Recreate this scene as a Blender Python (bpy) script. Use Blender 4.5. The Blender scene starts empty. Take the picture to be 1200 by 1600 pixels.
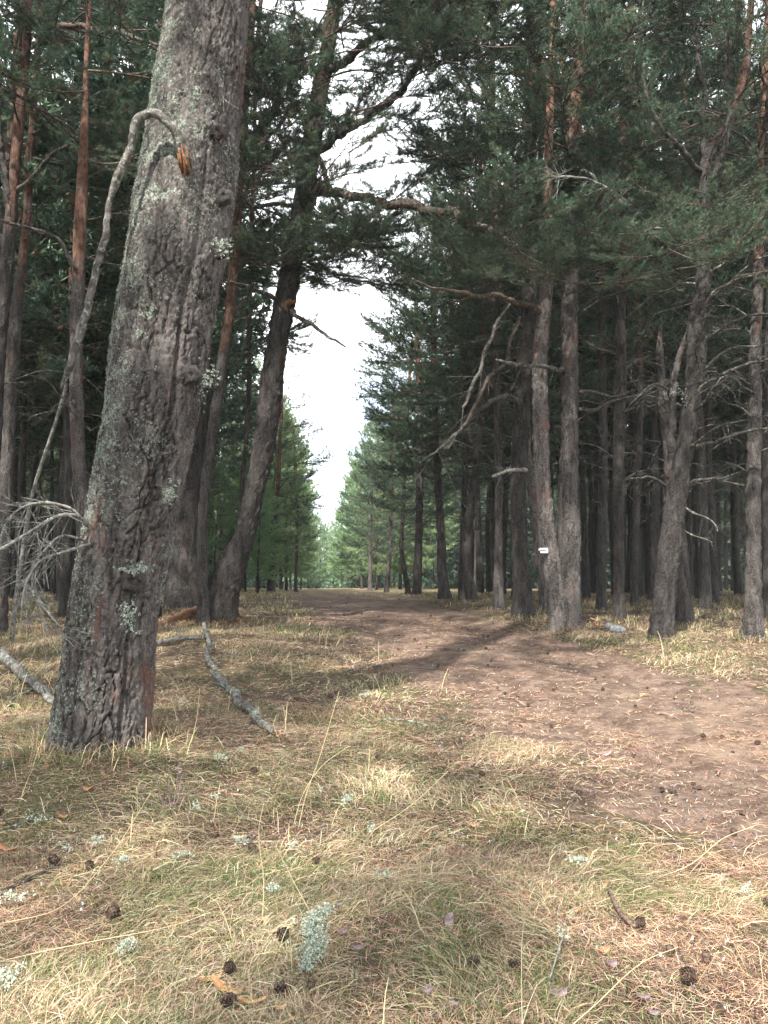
import bpy, math, random
import numpy as np
from mathutils import Vector, Matrix, Euler

R = math.radians
SC = bpy.context.scene
COL = SC.collection

# ------------------------------------------------------------------ camera, sky, sun, exposure
CAM = np.array([0.0, 0.0, 1.2]); PITCH = R(5.3); FPX = 1244.0
cam = bpy.data.cameras.new('camera'); camo = bpy.data.objects.new('camera', cam); COL.objects.link(camo)
cam.sensor_fit = 'VERTICAL'; cam.sensor_height = 24.0; cam.lens = 24.0 * FPX / 1600.0
cam.clip_start = 0.05; cam.clip_end = 1500
camo.location = CAM; camo.rotation_euler = (R(90) + PITCH, 0, 0)
SC.camera = camo

SUN_EL, SUN_AZ = 48.0, 202.0            # degrees; azimuth clockwise from +Y of the place the sun stands in
world = bpy.data.worlds.new('World'); SC.world = world; world.use_nodes = True
wn = world.node_tree.nodes; wl = world.node_tree.links; wn.clear()
w_out = wn.new('ShaderNodeOutputWorld')
sky = wn.new('ShaderNodeTexSky'); sky.sky_type = 'NISHITA'; sky.sun_disc = False
sky.sun_elevation = R(SUN_EL); sky.sun_rotation = R(SUN_AZ)
bg1 = wn.new('ShaderNodeBackground'); bg1.inputs['Strength'].default_value = 0.12
bg2 = wn.new('ShaderNodeBackground'); bg2.inputs['Color'].default_value = (0.93, 0.965, 1.0, 1); bg2.inputs['Strength'].default_value = 1.15
tc = wn.new('ShaderNodeTexCoord'); cn = wn.new('ShaderNodeTexNoise'); cn.inputs['Scale'].default_value = 2.2; cn.inputs['Detail'].default_value = 6
cr = wn.new('ShaderNodeMapRange'); cr.inputs['From Min'].default_value = 0.30; cr.inputs['From Max'].default_value = 0.48
mx = wn.new('ShaderNodeMixShader')
wl.new(tc.outputs['Generated'], cn.inputs['Vector']); wl.new(cn.outputs['Fac'], cr.inputs['Value'])
wl.new(sky.outputs['Color'], bg1.inputs['Color'])
wl.new(cr.outputs['Result'], mx.inputs['Fac']); wl.new(bg1.outputs[0], mx.inputs[1]); wl.new(bg2.outputs[0], mx.inputs[2])
wl.new(mx.outputs[0], w_out.inputs['Surface'])

sun = bpy.data.lights.new('sun', 'SUN'); sun.energy = 4.8; sun.angle = R(1.3); sun.color = (1.0, 0.95, 0.87)
suno = bpy.data.objects.new('sun', sun); COL.objects.link(suno); suno.location = (-20, -20, 30)
_d = Vector((math.sin(R(SUN_AZ)) * math.cos(R(SUN_EL)), math.cos(R(SUN_AZ)) * math.cos(R(SUN_EL)), math.sin(R(SUN_EL))))
suno.rotation_euler = _d.to_track_quat('Z', 'Y').to_euler()

SC.view_settings.view_transform = 'Standard'; SC.view_settings.look = 'None'
SC.view_settings.gamma = 1; SC.view_settings.use_curve_mapping = False
SC.view_settings.exposure = 1.55
SC.render.engine = 'CYCLES'
SC.cycles.use_denoising = True
SC.cycles.max_bounces = 6; SC.cycles.diffuse_bounces = 4; SC.cycles.transmission_bounces = 4; SC.cycles.transparent_max_bounces = 4

# ------------------------------------------------------------------ numeric helpers
rnd = random.Random(7)
RG = np.random.default_rng(11)

def _h(ix, iy, iz, s):
    h = (ix.astype(np.int64) * 374761393 + iy.astype(np.int64) * 668265263 + iz.astype(np.int64) * 2147483647 + s * 144269504) & 0xffffffff
    h = ((h ^ (h >> 13)) * 1274126177) & 0xffffffff
    h = ((h ^ (h >> 16)) * 2246822519) & 0xffffffff
    return ((h ^ (h >> 15)) & 0xffffff) / float(0xffffff)

def vnoise(x, y, z, s=0):
    x, y, z = np.broadcast_arrays(np.asarray(x, float), np.asarray(y, float), np.asarray(z, float))
    ix, iy, iz = np.floor(x), np.floor(y), np.floor(z)
    fx, fy, fz = x - ix, y - iy, z - iz
    fx = fx * fx * (3 - 2 * fx); fy = fy * fy * (3 - 2 * fy); fz = fz * fz * (3 - 2 * fz)
    r = 0
    for a in (0, 1):
        for b in (0, 1):
            for c in (0, 1):
                r = r + _h(ix + a, iy + b, iz + c, s) * (fx if a else 1 - fx) * (fy if b else 1 - fy) * (fz if c else 1 - fz)
    return r

def fbm(x, y, z=0, s=0, o=4):
    r = 0; a = 1.0; t = 0
    for k in range(o):
        f = 2.03 ** k
        r = r + a * vnoise(np.asarray(x) * f, np.asarray(y) * f, np.asarray(z) * f, s + k * 17); t += a; a *= 0.5
    return r / t

def worley(u, v, wrap, s=0):
    iu, iv = np.floor(u), np.floor(v)
    f1 = np.full(u.shape, 9.0); f2 = np.full(u.shape, 9.0); idc = np.zeros(u.shape)
    for a in (-1, 0, 1):
        for b in (-1, 0, 1):
            cu, cv = iu + a, iv + b
            ku = np.mod(cu, wrap)
            px = cu + _h(ku, cv, cv * 0, s); py = cv + _h(ku, cv, cv * 0, s + 5)
            d = np.sqrt((u - px) ** 2 + (v - py) ** 2)
            nid = _h(ku, cv, cv * 0, s + 9)
            closer = d < f1
            f2 = np.where(closer, f1, np.minimum(f2, d))
            idc = np.where(closer, nid, idc)
            f1 = np.where(closer, d, f1)
    return f1, f2, idc

def sstep(a, b, x):
    t = np.clip((np.asarray(x, float) - a) / (b - a), 0, 1)
    return t * t * (3 - 2 * t)

def gauss(x, y, cx, cy, r, ry=None):
    ry = ry or r
    return np.exp(-(((x - cx) / r) ** 2 + ((y - cy) / ry) ** 2))

# the lie of the land
_HY = np.arange(-80, 460, 0.25)
_HZ = np.interp(_HY, [-80, 5, 8.5, 12, 20, 40, 60, 80, 120, 460], [0, 0, .18, .55, .86, .95, .97, .93, .8, 0.8])
for _w in (5, 7): _HZ = np.convolve(np.pad(_HZ, _w, mode='edge'), np.ones(2 * _w + 1) / (2 * _w + 1), 'valid')
def H0(x, y):
    x = np.asarray(x, float); y = np.asarray(y, float)
    h = np.interp(y, _HY, _HZ)
    h = h + 0.14 * gauss(x, y, -2.0, 5.7, 1.3) + 0.20 * gauss(x, y, -2.4, 9.4, 1.8, 1.6)
    return h

# edges of the dirt road, metres: y, left x, right x
ROAD = np.array([[-12, 3.0, 7.2], [0, 1.9, 5.6], [2.96, 1.43, 5.0], [3.7, 1.19, 4.8], [4.33, 1.04, 4.65], [5.5, 0.87, 4.35], [6.5, 0.6, 4.1], [7.75, 0.33, 3.74],
                 [8.6, 0.12, 3.35], [9.7, -0.2, 2.8], [11, -0.53, 2.35], [14.9, -1.45, 1.75], [19, -2.15, 1.25], [32, -4.0, 0.4], [50, -6.2, -1.8], [75, -8.3, -5.0], [110, -12.5, -9.5], [150, -17, -14]])

def road_uv(x, y):
    """-1..1 across the road, |.|>1 outside."""
    l = np.interp(y, ROAD[:, 0], ROAD[:, 1]); r = np.interp(y, ROAD[:, 0], ROAD[:, 2])
    return (x - (l + r) / 2) / ((r - l) / 2)

def H(x, y):
    x = np.asarray(x, float); y = np.asarray(y, float)
    u = np.abs(road_uv(x, y))
    off = sstep(0.7, 1.4, u)
    h = H0(x, y) + (0.10 * (fbm(x * 0.35, y * 0.35, 0, 3) - 0.5) + 0.045 * (fbm(x * 1.7, y * 1.7, 0, 5) - 0.5)) * (0.25 + 0.75 * off)
    h = h + 0.05 * off * (1 - sstep(0, 12, u * 2 - 2))
    rut = np.exp(-((u - 0.52) / 0.2) ** 2)
    return h - 0.03 * rut * (1 - off)

def ray(px, py):
    x = (px - 600) / FPX; y = (800 - py) / FPX
    return np.array([x, math.cos(PITCH) - y * math.sin(PITCH), math.sin(PITCH) + y * math.cos(PITCH)])

def P(px, py, D):
    """the place D metres ahead seen at that spot of the photograph"""
    d = ray(px, py)
    return CAM + d * (D / d[1])

def G(px, py):
    """where the sight line through that spot meets the ground"""
    d = ray(px, py); t = 0.6
    ts = np.concatenate([np.arange(0.8, 12, 0.02), np.arange(12, 130, 0.1)])
    q = CAM[None, :] + ts[:, None] * d[None, :]
    below = q[:, 2] < H(q[:, 0], q[:, 1])
    k = int(np.argmax(below)) if below.any() else len(ts) - 1
    p = q[k].copy(); p[2] = float(H(p[0], p[1]))
    return p

# ------------------------------------------------------------------ mesh helpers
class Acc:
    def __init__(s): s.v = []; s.f = []; s.m = []; s.c = []; s.n = 0
    def add(s, v, f, m=0, c=None):
        v = np.asarray(v, float).reshape(-1, 3); f = np.asarray(f, np.int64).reshape(-1, 3)
        s.v.append(v); s.f.append(f + s.n); s.m.append(np.full(len(f), m, np.int32))
        if c is None: c = (0.5, 0.5, 0.5, 1)
        c = np.asarray(c, float)
        s.c.append(np.broadcast_to(c, (len(v), 4)) if c.ndim == 1 else c)
        s.n += len(v)
    def mesh(s, name, mats, smooth=True):
        v = np.concatenate(s.v); f = np.concatenate(s.f); m = np.concatenate(s.m); c = np.concatenate(s.c)
        me = bpy.data.meshes.new(name)
        me.vertices.add(len(v)); me.vertices.foreach_set('co', v.astype(np.float32).ravel())
        me.loops.add(f.size); me.loops.foreach_set('vertex_index', f.astype(np.int32).ravel())
        me.polygons.add(len(f)); me.polygons.foreach_set('loop_start', np.arange(0, f.size, 3, dtype=np.int32))
        me.polygons.foreach_set('material_index', m)
        me.polygons.foreach_set('use_smooth', np.full(len(f), smooth, bool))
        at = me.color_attributes.new('tint', 'FLOAT_COLOR', 'POINT'); at.data.foreach_set('color', c.astype(np.float32).ravel())
        for k in mats: me.materials.append(k)
        me.update(calc_edges=True); me.validate()
        return me

def link(name, me, parent=None, loc=None, rot=None, scale=None, **props):
    o = bpy.data.objects.new(name, me); COL.objects.link(o)
    if parent is not None: o.parent = parent
    if loc is not None: o.location = [float(t) for t in loc]
    if rot is not None: o.rotation_euler = rot
    if scale is not None: o.scale = (scale,) * 3 if np.isscalar(scale) else scale
    for k, t in props.items():
        if t: o[k] = t
    return o

def frames(p):
    t = np.gradient(p, axis=0); t /= np.linalg.norm(t, axis=1)[:, None] + 1e-12
    a = np.zeros_like(p); ref = np.array([0.0, 1.0, 0.0]) if abs(t[0, 1]) < 0.8 else np.array([0, 0, 1.0])
    n = np.cross(ref, t[0]); n /= np.linalg.norm(n)
    for i in range(len(p)):
        n = n - t[i] * np.dot(n, t[i]); n /= np.linalg.norm(n) + 1e-12
        a[i] = n
    return t, a, np.cross(t, a)

def tube(p, r, n=6, cap=True):
    p = np.asarray(p, float); r = np.asarray(r, float); t, a, b = frames(p)
    th = np.arange(n) * 2 * math.pi / n
    ring = np.cos(th)[None, :, None] * a[:, None, :] + np.sin(th)[None, :, None] * b[:, None, :]
    rr = r[:, None, None] if r.ndim == 1 else r[:, :, None]
    v = (p[:, None, :] + ring * rr).reshape(-1, 3)
    m = len(p); i = np.arange(m - 1)[:, None]; j = np.arange(n)[None, :]; k = (j + 1) % n
    q = np.stack([i * n + j, i * n + k, (i + 1) * n + k, (i + 1) * n + j], -1).reshape(-1, 4)
    f = np.concatenate([q[:, [0, 1, 2]], q[:, [0, 2, 3]]])
    if cap:
        v = np.concatenate([v, p[-1:] + t[-1] * (r[-1] if r.ndim == 1 else r[-1].mean()) * 0.4, p[:1]])
        e = m * n; l = (m - 1) * n
        f = np.concatenate([f, [[l + x, l + (x + 1) % n, e] for x in range(n)], [[(x + 1) % n, x, e + 1] for x in range(n)]])
    return v, f

def smooth_path(pts, step):
    pts = np.asarray(pts, float)
    d = np.concatenate([[0], np.cumsum(np.linalg.norm(np.diff(pts[:, :3], axis=0), axis=1))])
    n = max(4, int(d[-1] / step) + 1)
    s = np.linspace(0, d[-1], n)
    m = np.gradient(pts, d, axis=0) if len(pts) > 2 else np.repeat((pts[1:] - pts[:-1]) / d[-1], 2, axis=0)
    k = np.clip(np.searchsorted(d, s, side='right') - 1, 0, len(pts) - 2)
    h = (d[k + 1] - d[k])[:, None]; t = ((s - d[k]) / (d[k + 1] - d[k]))[:, None]
    return ((2 * t**3 - 3 * t**2 + 1) * pts[k] + (t**3 - 2 * t**2 + t) * h * m[k] + (-2 * t**3 + 3 * t**2) * pts[k + 1] + (t**3 - t**2) * h * m[k + 1])

# ------------------------------------------------------------------ materials
def mat(name, rough=0.9):
    m = bpy.data.materials.new(name); m.use_nodes = True
    nt = m.node_tree; b = nt.nodes['Principled BSDF']; b.inputs['Roughness'].default_value = rough
    b.inputs['Specular IOR Level'].default_value = 0.25
    return m, nt, b

def N(nt, t, **kw):
    n = nt.nodes.new('ShaderNode' + t)
    for k, v in kw.items():
        if k in n.inputs: n.inputs[k].default_value = v
        else: setattr(n, k, v)
    return n

def noise(nt, vec, scale, detail=4, rough=0.55, dist=0.0):
    n = N(nt, 'TexNoise', Scale=scale, Detail=detail, Roughness=rough, Distortion=dist)
    if vec is not None: nt.links.new(vec, n.inputs['Vector'])
    return n.outputs['Fac']

def ramp(nt, fac, a, b):
    n = N(nt, 'MapRange'); n.interpolation_type = 'SMOOTHSTEP'
    n.inputs['From Min'].default_value = a; n.inputs['From Max'].default_value = b
    nt.links.new(fac, n.inputs['Value']); return n.outputs['Result']

def mix(nt, fac, a, b, mode='MIX'):
    n = N(nt, 'Mix', data_type='RGBA', blend_type=mode)
    for i, x in ((0, fac), (6, a), (7, b)):
        if isinstance(x, (int, float)): n.inputs[i].default_value = x
        elif isinstance(x, tuple): n.inputs[i].default_value = (*x, 1)
        else: nt.links.new(x, n.inputs[i])
    return n.outputs[2]

def mth(nt, op, a, b=0.0):
    n = N(nt, 'Math', operation=op)
    for i, x in ((0, a), (1, b)):
        if isinstance(x, (int, float)): n.inputs[i].default_value = x
        else: nt.links.new(x, n.inputs[i])
    return n.outputs[0]

def bump(nt, b, h, strength, dist):
    n = N(nt, 'Bump', Strength=strength, Distance=dist); nt.links.new(h, n.inputs['Height']); nt.links.new(n.outputs[0], b.inputs['Normal'])

def mapped(nt, sx, sy, sz, world=True):
    tc = N(nt, 'NewGeometry') if world else N(nt, 'TexCoord'); mp = N(nt, 'Mapping'); mp.inputs['Scale'].default_value = (sx, sy, sz)
    nt.links.new(tc.outputs['Position' if world else 'Object'], mp.inputs['Vector']); return mp.outputs[0]

def make_bark(hero=False):
    m, nt, b = mat('pine_bark_old' if hero else 'pine_bark')
    at = N(nt, 'Attribute', attribute_name='tint'); sp = N(nt, 'SeparateColor'); nt.links.new(at.outputs['Color'], sp.inputs[0])
    v = mapped(nt, 1, 1, 0.26, False); vi = mapped(nt, 1, 1, 1, False)
    n1 = noise(nt, v, 11, 6, 0.65, 0.6); n2 = noise(nt, vi, 48, 6, 0.75); n3 = noise(nt, v, 34 if hero else 26, 6, 0.72, 0.8)
    c = mix(nt, ramp(nt, n1, 0.36, 0.66), (0.044, 0.038, 0.035), (0.138, 0.122, 0.114))
    c = mix(nt, mth(nt, 'MULTIPLY', ramp(nt, n2, 0.50, 0.68), 0.8), c, (0.225, 0.205, 0.192))
    c = mix(nt, mth(nt, 'MULTIPLY', ramp(nt, n2, 0.46, 0.34), 0.85), c, (0.018, 0.015, 0.014))
    c = mix(nt, mth(nt, 'MULTIPLY', ramp(nt, n3, 0.46, 0.36), 0.85), c, (0.017, 0.014, 0.013))
    red = noise(nt, v, 5, 4, 0.6, 0.8)
    c = mix(nt, mth(nt, 'MULTIPLY', ramp(nt, red, 0.60, 0.70), 0.6), c, (0.17, 0.075, 0.050))
    # orange flaky bark higher up
    org = mix(nt, ramp(nt, noise(nt, mapped(nt, 1, 1, 0.7, False), 16, 5, 0.7), 0.35, 0.68), (0.085, 0.047, 0.034), (0.27, 0.145, 0.10))
    org = mix(nt, ramp(nt, n1, 0.55, 0.66), org, (0.26, 0.19, 0.165))
    no = noise(nt, vi, 4, 4, 0.6)
    of = ramp(nt, mth(nt, 'ADD', sp.outputs[0], mth(nt, 'MULTIPLY', mth(nt, 'SUBTRACT', no, 0.5), 0.9)), 0.42, 0.62)
    c = mix(nt, of, c, org)
    # lichen
    nl = noise(nt, vi, 7 if hero else 5, 7, 0.72, 0.3); nl2 = noise(nt, vi, 70, 3, 0.6)
    lf = mth(nt, 'ADD', mth(nt, 'ADD', sp.outputs[1], mth(nt, 'MULTIPLY', mth(nt, 'SUBTRACT', nl, 0.5), 1.5)), mth(nt, 'MULTIPLY', mth(nt, 'SUBTRACT', nl2, 0.5), 0.6))
    lc = mix(nt, ramp(nt, nl2, 0.38, 0.62), (0.095, 0.115, 0.085), (0.33, 0.375, 0.31))
    c = mix(nt, mth(nt, 'MULTIPLY', ramp(nt, lf, 0.52, 0.68), 0.85), c, lc)
    # each trunk a little lighter or darker
    hv = N(nt, 'HueSaturation'); nt.links.new(c, hv.inputs['Color'])
    nt.links.new(mth(nt, 'ADD', mth(nt, 'MULTIPLY', sp.outputs[2], 1.0), 0.5 if hero else 0.30), hv.inputs['Value'])
    nt.links.new(hv.outputs[0], b.inputs['Base Color'])
    hh = mth(nt, 'ADD', mth(nt, 'ADD', mth(nt, 'MULTIPLY', n3, 1.2), mth(nt, 'MULTIPLY', n1, .5)), mth(nt, 'MULTIPLY', n2, 0.6))
    bump(nt, b, hh, 1.0, 0.028 if hero else 0.05)
    return m

def make_branch_bark(name, a, bcol, lichen):
    m, nt, b = mat(name); v = mapped(nt, 1, 1, 1, False); oi = N(nt, 'ObjectInfo')
    n1 = noise(nt, v, 14, 5, 0.7); c = mix(nt, ramp(nt, n1, 0.35, 0.65), a, bcol)
    n2 = noise(nt, v, 30, 5, 0.75)
    c = mix(nt, mth(nt, 'MULTIPLY', ramp(nt, n2, 0.62 - lichen * 0.25, 0.72 - lichen * 0.2), 0.8), c, (0.30, 0.34, 0.29))
    nt.links.new(c, b.inputs['Base Color']); bump(nt, b, n2, 0.7, 0.01)
    return m

def make_leaf(name, use_tint=True, base=(0.05, 0.09, 0.045), trans=0.35, objvar=0.5, rough=0.55):
    m = bpy.data.materials.new(name); m.use_nodes = True; nt = m.node_tree; nt.nodes.clear()
    out = N(nt, 'OutputMaterial'); b = N(nt, 'BsdfPrincipled', Roughness=rough); b.inputs['Specular IOR Level'].default_value = 0.3
    t = N(nt, 'BsdfTranslucent'); ms = N(nt, 'MixShader'); ms.inputs[0].default_value = trans
    if use_tint:
        at = N(nt, 'Attribute', attribute_name='tint'); c = at.outputs['Color']
    else:
        c = N(nt, 'RGB'); c.outputs[0].default_value = (*base, 1); c = c.outputs[0]
    oi = N(nt, 'ObjectInfo'); hv = N(nt, 'HueSaturation'); nt.links.new(c, hv.inputs['Color'])
    nt.links.new(mth(nt, 'ADD', mth(nt, 'MULTIPLY', oi.outputs['Random'], objvar), 1 - objvar / 2), hv.inputs['Value'])
    w = N(nt, 'TexWhiteNoise', noise_dimensions='1D'); nt.links.new(mth(nt, 'MULTIPLY', oi.outputs['Random'], 917.3), w.inputs['W'])
    nt.links.new(mth(nt, 'ADD', mth(nt, 'MULTIPLY', w.outputs['Value'], 0.06 * min(1, objvar * 2)), 0.5 - 0.03 * min(1, objvar * 2)), hv.inputs['Hue'])
    nt.links.new(hv.outputs[0], b.inputs['Base Color']); nt.links.new(hv.outputs[0], t.inputs['Color'])
    nt.links.new(b.outputs[0], ms.inputs[1]); nt.links.new(t.outputs[0], ms.inputs[2]); nt.links.new(ms.outputs[0], out.inputs['Surface'])
    return m

M_HERO = make_bark(True); M_BARK = make_bark()
M_TWIG = make_branch_bark('branch_bark', (0.034, 0.026, 0.022), (0.11, 0.078, 0.062), 0.3)
M_DEAD = make_branch_bark('dead_wood', (0.022, 0.019, 0.017), (0.085, 0.074, 0.066), 0.36)
M_FALLEN = make_branch_bark('fallen_wood', (0.038, 0.033, 0.03), (0.15, 0.135, 0.122), 0.45)
M_GREYWOOD = make_branch_bark('weathered_wood', (0.055, 0.049, 0.045), (0.215, 0.198, 0.182), 0.5)
M_NEEDLE = make_leaf('pine_needles', True, trans=0.30, objvar=0.7)
M_SUNLIT = make_leaf('sunlit_pine_needles', True, trans=0.4, objvar=0.3)  # lighter green, with the far end's sunlit glow put into the needle colour
M_GRASS = make_leaf('grass_blades', True, trans=0.30, objvar=0.0, rough=0.6)
M_LICHEN = make_leaf('lichen', True, trans=0.12, objvar=0.2, rough=0.9)

def flat_mat(name, a, b_, scale, rough=0.85, bs=0.4):
    m, nt, b = mat(name, rough); v = mapped(nt, 1, 1, 1, False); n = noise(nt, v, scale, 5, 0.65)
    nt.links.new(mix(nt, ramp(nt, n, 0.35, 0.65), a, b_), b.inputs['Base Color']); bump(nt, b, n, bs, 0.01); return m
M_CONE = flat_mat('pine_cone_scale', (0.030, 0.020, 0.016), (0.17, 0.115, 0.085), 45)
M_CHIP = flat_mat('fresh_wood', (0.36, 0.17, 0.07), (0.62, 0.40, 0.22), 30)
M_HEART = flat_mat('orange_heartwood', (0.075, 0.036, 0.018), (0.26, 0.125, 0.055), 60)
M_STONE = flat_mat('pale_stone', (0.11, 0.118, 0.122), (0.26, 0.272, 0.28), 22)
M_FLAKE = flat_mat('bark_flake', (0.13, 0.09, 0.09), (0.33, 0.25, 0.25), 18)
M_LEAF = flat_mat('dry_leaf', (0.30, 0.13, 0.06), (0.50, 0.27, 0.15), 22)
M_WHITE = flat_mat('white_plate', (0.74, 0.74, 0.80), (0.82, 0.82, 0.86), 12, 0.5, 0.05)
M_BLACK = flat_mat('black_print', (0.03, 0.03, 0.035), (0.05, 0.05, 0.05), 12, 0.6, 0.05)

def ground_mat(name, road):
    m, nt, b = mat(name); v = mapped(nt, 1, 1, 1); nl = noise(nt, v, 0.8, 4, 0.6); nm = noise(nt, v, 5, 5, 0.65, 0.5)
    fib = noise(nt, mapped(nt, 60, 22, 30), 1.4, 6, 0.75, 1.2); fib2 = noise(nt, mapped(nt, 22, 70, 30), 1.1, 5, 0.7, 1.5); fine = noise(nt, v, 85, 4, 0.7)
    if road:
        c = mix(nt, ramp(nt, nm, 0.38, 0.64), (0.098, 0.062, 0.046), (0.215, 0.150, 0.115))
        c = mix(nt, mth(nt, 'MULTIPLY', ramp(nt, fib, 0.54, 0.68), 0.55), c, (0.40, 0.295, 0.215))
        c = mix(nt, mth(nt, 'MULTIPLY', ramp(nt, fib2, 0.56, 0.68), 0.5), c, (0.32, 0.215, 0.155))
        c = mix(nt, mth(nt, 'MULTIPLY', ramp(nt, fine, 0.42, 0.28), 0.8), c, (0.055, 0.034, 0.026))
        c = mix(nt, mth(nt, 'MULTIPLY', ramp(nt, noise(nt, v, 0.55, 4, 0.6), 0.52, 0.70), 0.35), c, (0.40, 0.31, 0.22))
        bump(nt, b, mth(nt, 'ADD', fib, mth(nt, 'ADD', fib2, mth(nt, 'MULTIPLY', fine, 1.2))), 0.8, 0.02)
    else:
        c = mix(nt, ramp(nt, nm, 0.36, 0.64), (0.042, 0.030, 0.022), (0.15, 0.105, 0.072))
        c = mix(nt, mth(nt, 'MULTIPLY', ramp(nt, nl, 0.48, 0.62), 0.6), c, (0.10, 0.105, 0.042))
        c = mix(nt, mth(nt, 'MULTIPLY', ramp(nt, fib, 0.52, 0.68), 0.7), c, (0.38, 0.29, 0.17))
        c = mix(nt, mth(nt, 'MULTIPLY', ramp(nt, fib2, 0.54, 0.68), 0.6), c, (0.28, 0.165, 0.095))
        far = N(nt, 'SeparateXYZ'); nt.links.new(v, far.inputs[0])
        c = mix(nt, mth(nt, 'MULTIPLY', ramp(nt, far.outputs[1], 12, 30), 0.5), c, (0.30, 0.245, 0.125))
        bump(nt, b, mth(nt, 'ADD', fib, mth(nt, 'ADD', fib2, fine)), 0.8, 0.03)
    nt.links.new(c, b.inputs['Base Color'])
    return m
M_GROUND = ground_mat('forest_floor', False); M_ROAD = ground_mat('dirt_road', True)

# ------------------------------------------------------------------ ground and road
def sheet(xs, ys, z):
    X, Y = np.meshgrid(xs, ys); Z = z(X, Y); n = len(xs)
    v = np.stack([X, Y, Z], -1).reshape(-1, 3)
    i, j = np.meshgrid(np.arange(len(ys) - 1), np.arange(n - 1), indexing='ij'); a = (i * n + j).ravel()
    return v, np.concatenate([np.stack([a, a + 1, a + n + 1], -1), np.stack([a, a + n + 1, a + n], -1)])

def graded(lo, fine_lo, fine_hi, hi, step, g=1.12):
    c = list(np.arange(fine_lo, fine_hi, step)); s = step; x = c[-1]
    while x < hi: s *= g; x += s; c.append(x)
    s = step; x = c[0]
    while x > lo: s *= g; x -= s; c.insert(0, x)
    return np.array(c)

a = Acc(); v, f = sheet(graded(-220, -5, 6.5, 220, 0.06, 1.10), graded(-60, 1.0, 13, 420, 0.06, 1.06), lambda X, Y: H(X, Y) - 0.07 * (1 - sstep(0.45, 0.72, np.abs(road_uv(X, Y)))) * (1 - sstep(19, 24, Y))); a.add(v, f)
link('ground', a.mesh('ground', [M_GROUND]), kind='structure')

ys = graded(-12, 1.5, 16, 110, 0.07, 1.05); ys = ys[ys < 110]; us = np.linspace(-1.22, 1.22, 90)
U, Y = np.meshgrid(us, ys); L_ = np.interp(Y, ROAD[:, 0], ROAD[:, 1]); R_ = np.interp(Y, ROAD[:, 0], ROAD[:, 2])
X = (L_ + R_) / 2 + U * (R_ - L_) / 2
edge = sstep(0.72, 1.15, np.abs(U) + 0.8 * (fbm(X * 1.3, Y * 1.3, 0, 40) - 0.5) + 0.5 * (fbm(X * 5, Y * 5, 0, 44) - 0.5))
mid = sstep(22, 34, Y) * np.exp(-((U - 0.15) / 0.22) ** 2) * 0.9      # grass strip between the ruts further on
Z = H(X, Y) + 0.014 - 0.045 * np.maximum(edge, mid) + 0.035 * (fbm(X * 5, Y * 5, 0, 50, 4) - 0.5) - 0.022 * np.exp(-((np.abs(U + .1 * (fbm(Y * .5, 0, 0, 52) - .5)) - .45) / .16) ** 2)
n = len(us); i, j = np.meshgrid(np.arange(len(ys) - 1), np.arange(n - 1), indexing='ij'); q = (i * n + j).ravel()
a = Acc(); a.add(np.stack([X, Y, Z], -1).reshape(-1, 3), np.concatenate([np.stack([q, q + 1, q + n + 1], -1), np.stack([q, q + n + 1, q + n], -1)]))
link('dirt_road', a.mesh('dirt_road', [M_ROAD]), kind='structure')

# ------------------------------------------------------------------ foliage and branch kits (local: along +X, up +Z)
def needles(acc, pos, dirs, ln, w, rng, col, m=1):
    n = len(pos)
    if not n: return
    side = np.cross(dirs, rng.normal(size=(n, 3))); side /= np.linalg.norm(side, axis=1)[:, None] + 1e-9
    ln = ln * rng.uniform(0.7, 1.2, n)[:, None]
    v = np.stack([pos - side * w / 2, pos + side * w / 2, pos + dirs * ln], 1).reshape(-1, 3)
    acc.add(v, np.arange(3 * n).reshape(-1, 3), m, np.repeat(col, 3, axis=0))

def needle_cols(rng, n, brown=0.06):
    t = rng.uniform(0, 1, (n, 1))
    c = (1 - t) * np.array([0.034, 0.068, 0.046]) + t * np.array([0.098, 0.158, 0.096])
    br = rng.uniform(size=(n, 1)) < brown
    c = np.where(br, np.array([0.17, 0.12, 0.07]) * (0.6 + 0.6 * t), c)
    return np.concatenate([c, np.ones((n, 1))], 1)

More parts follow.
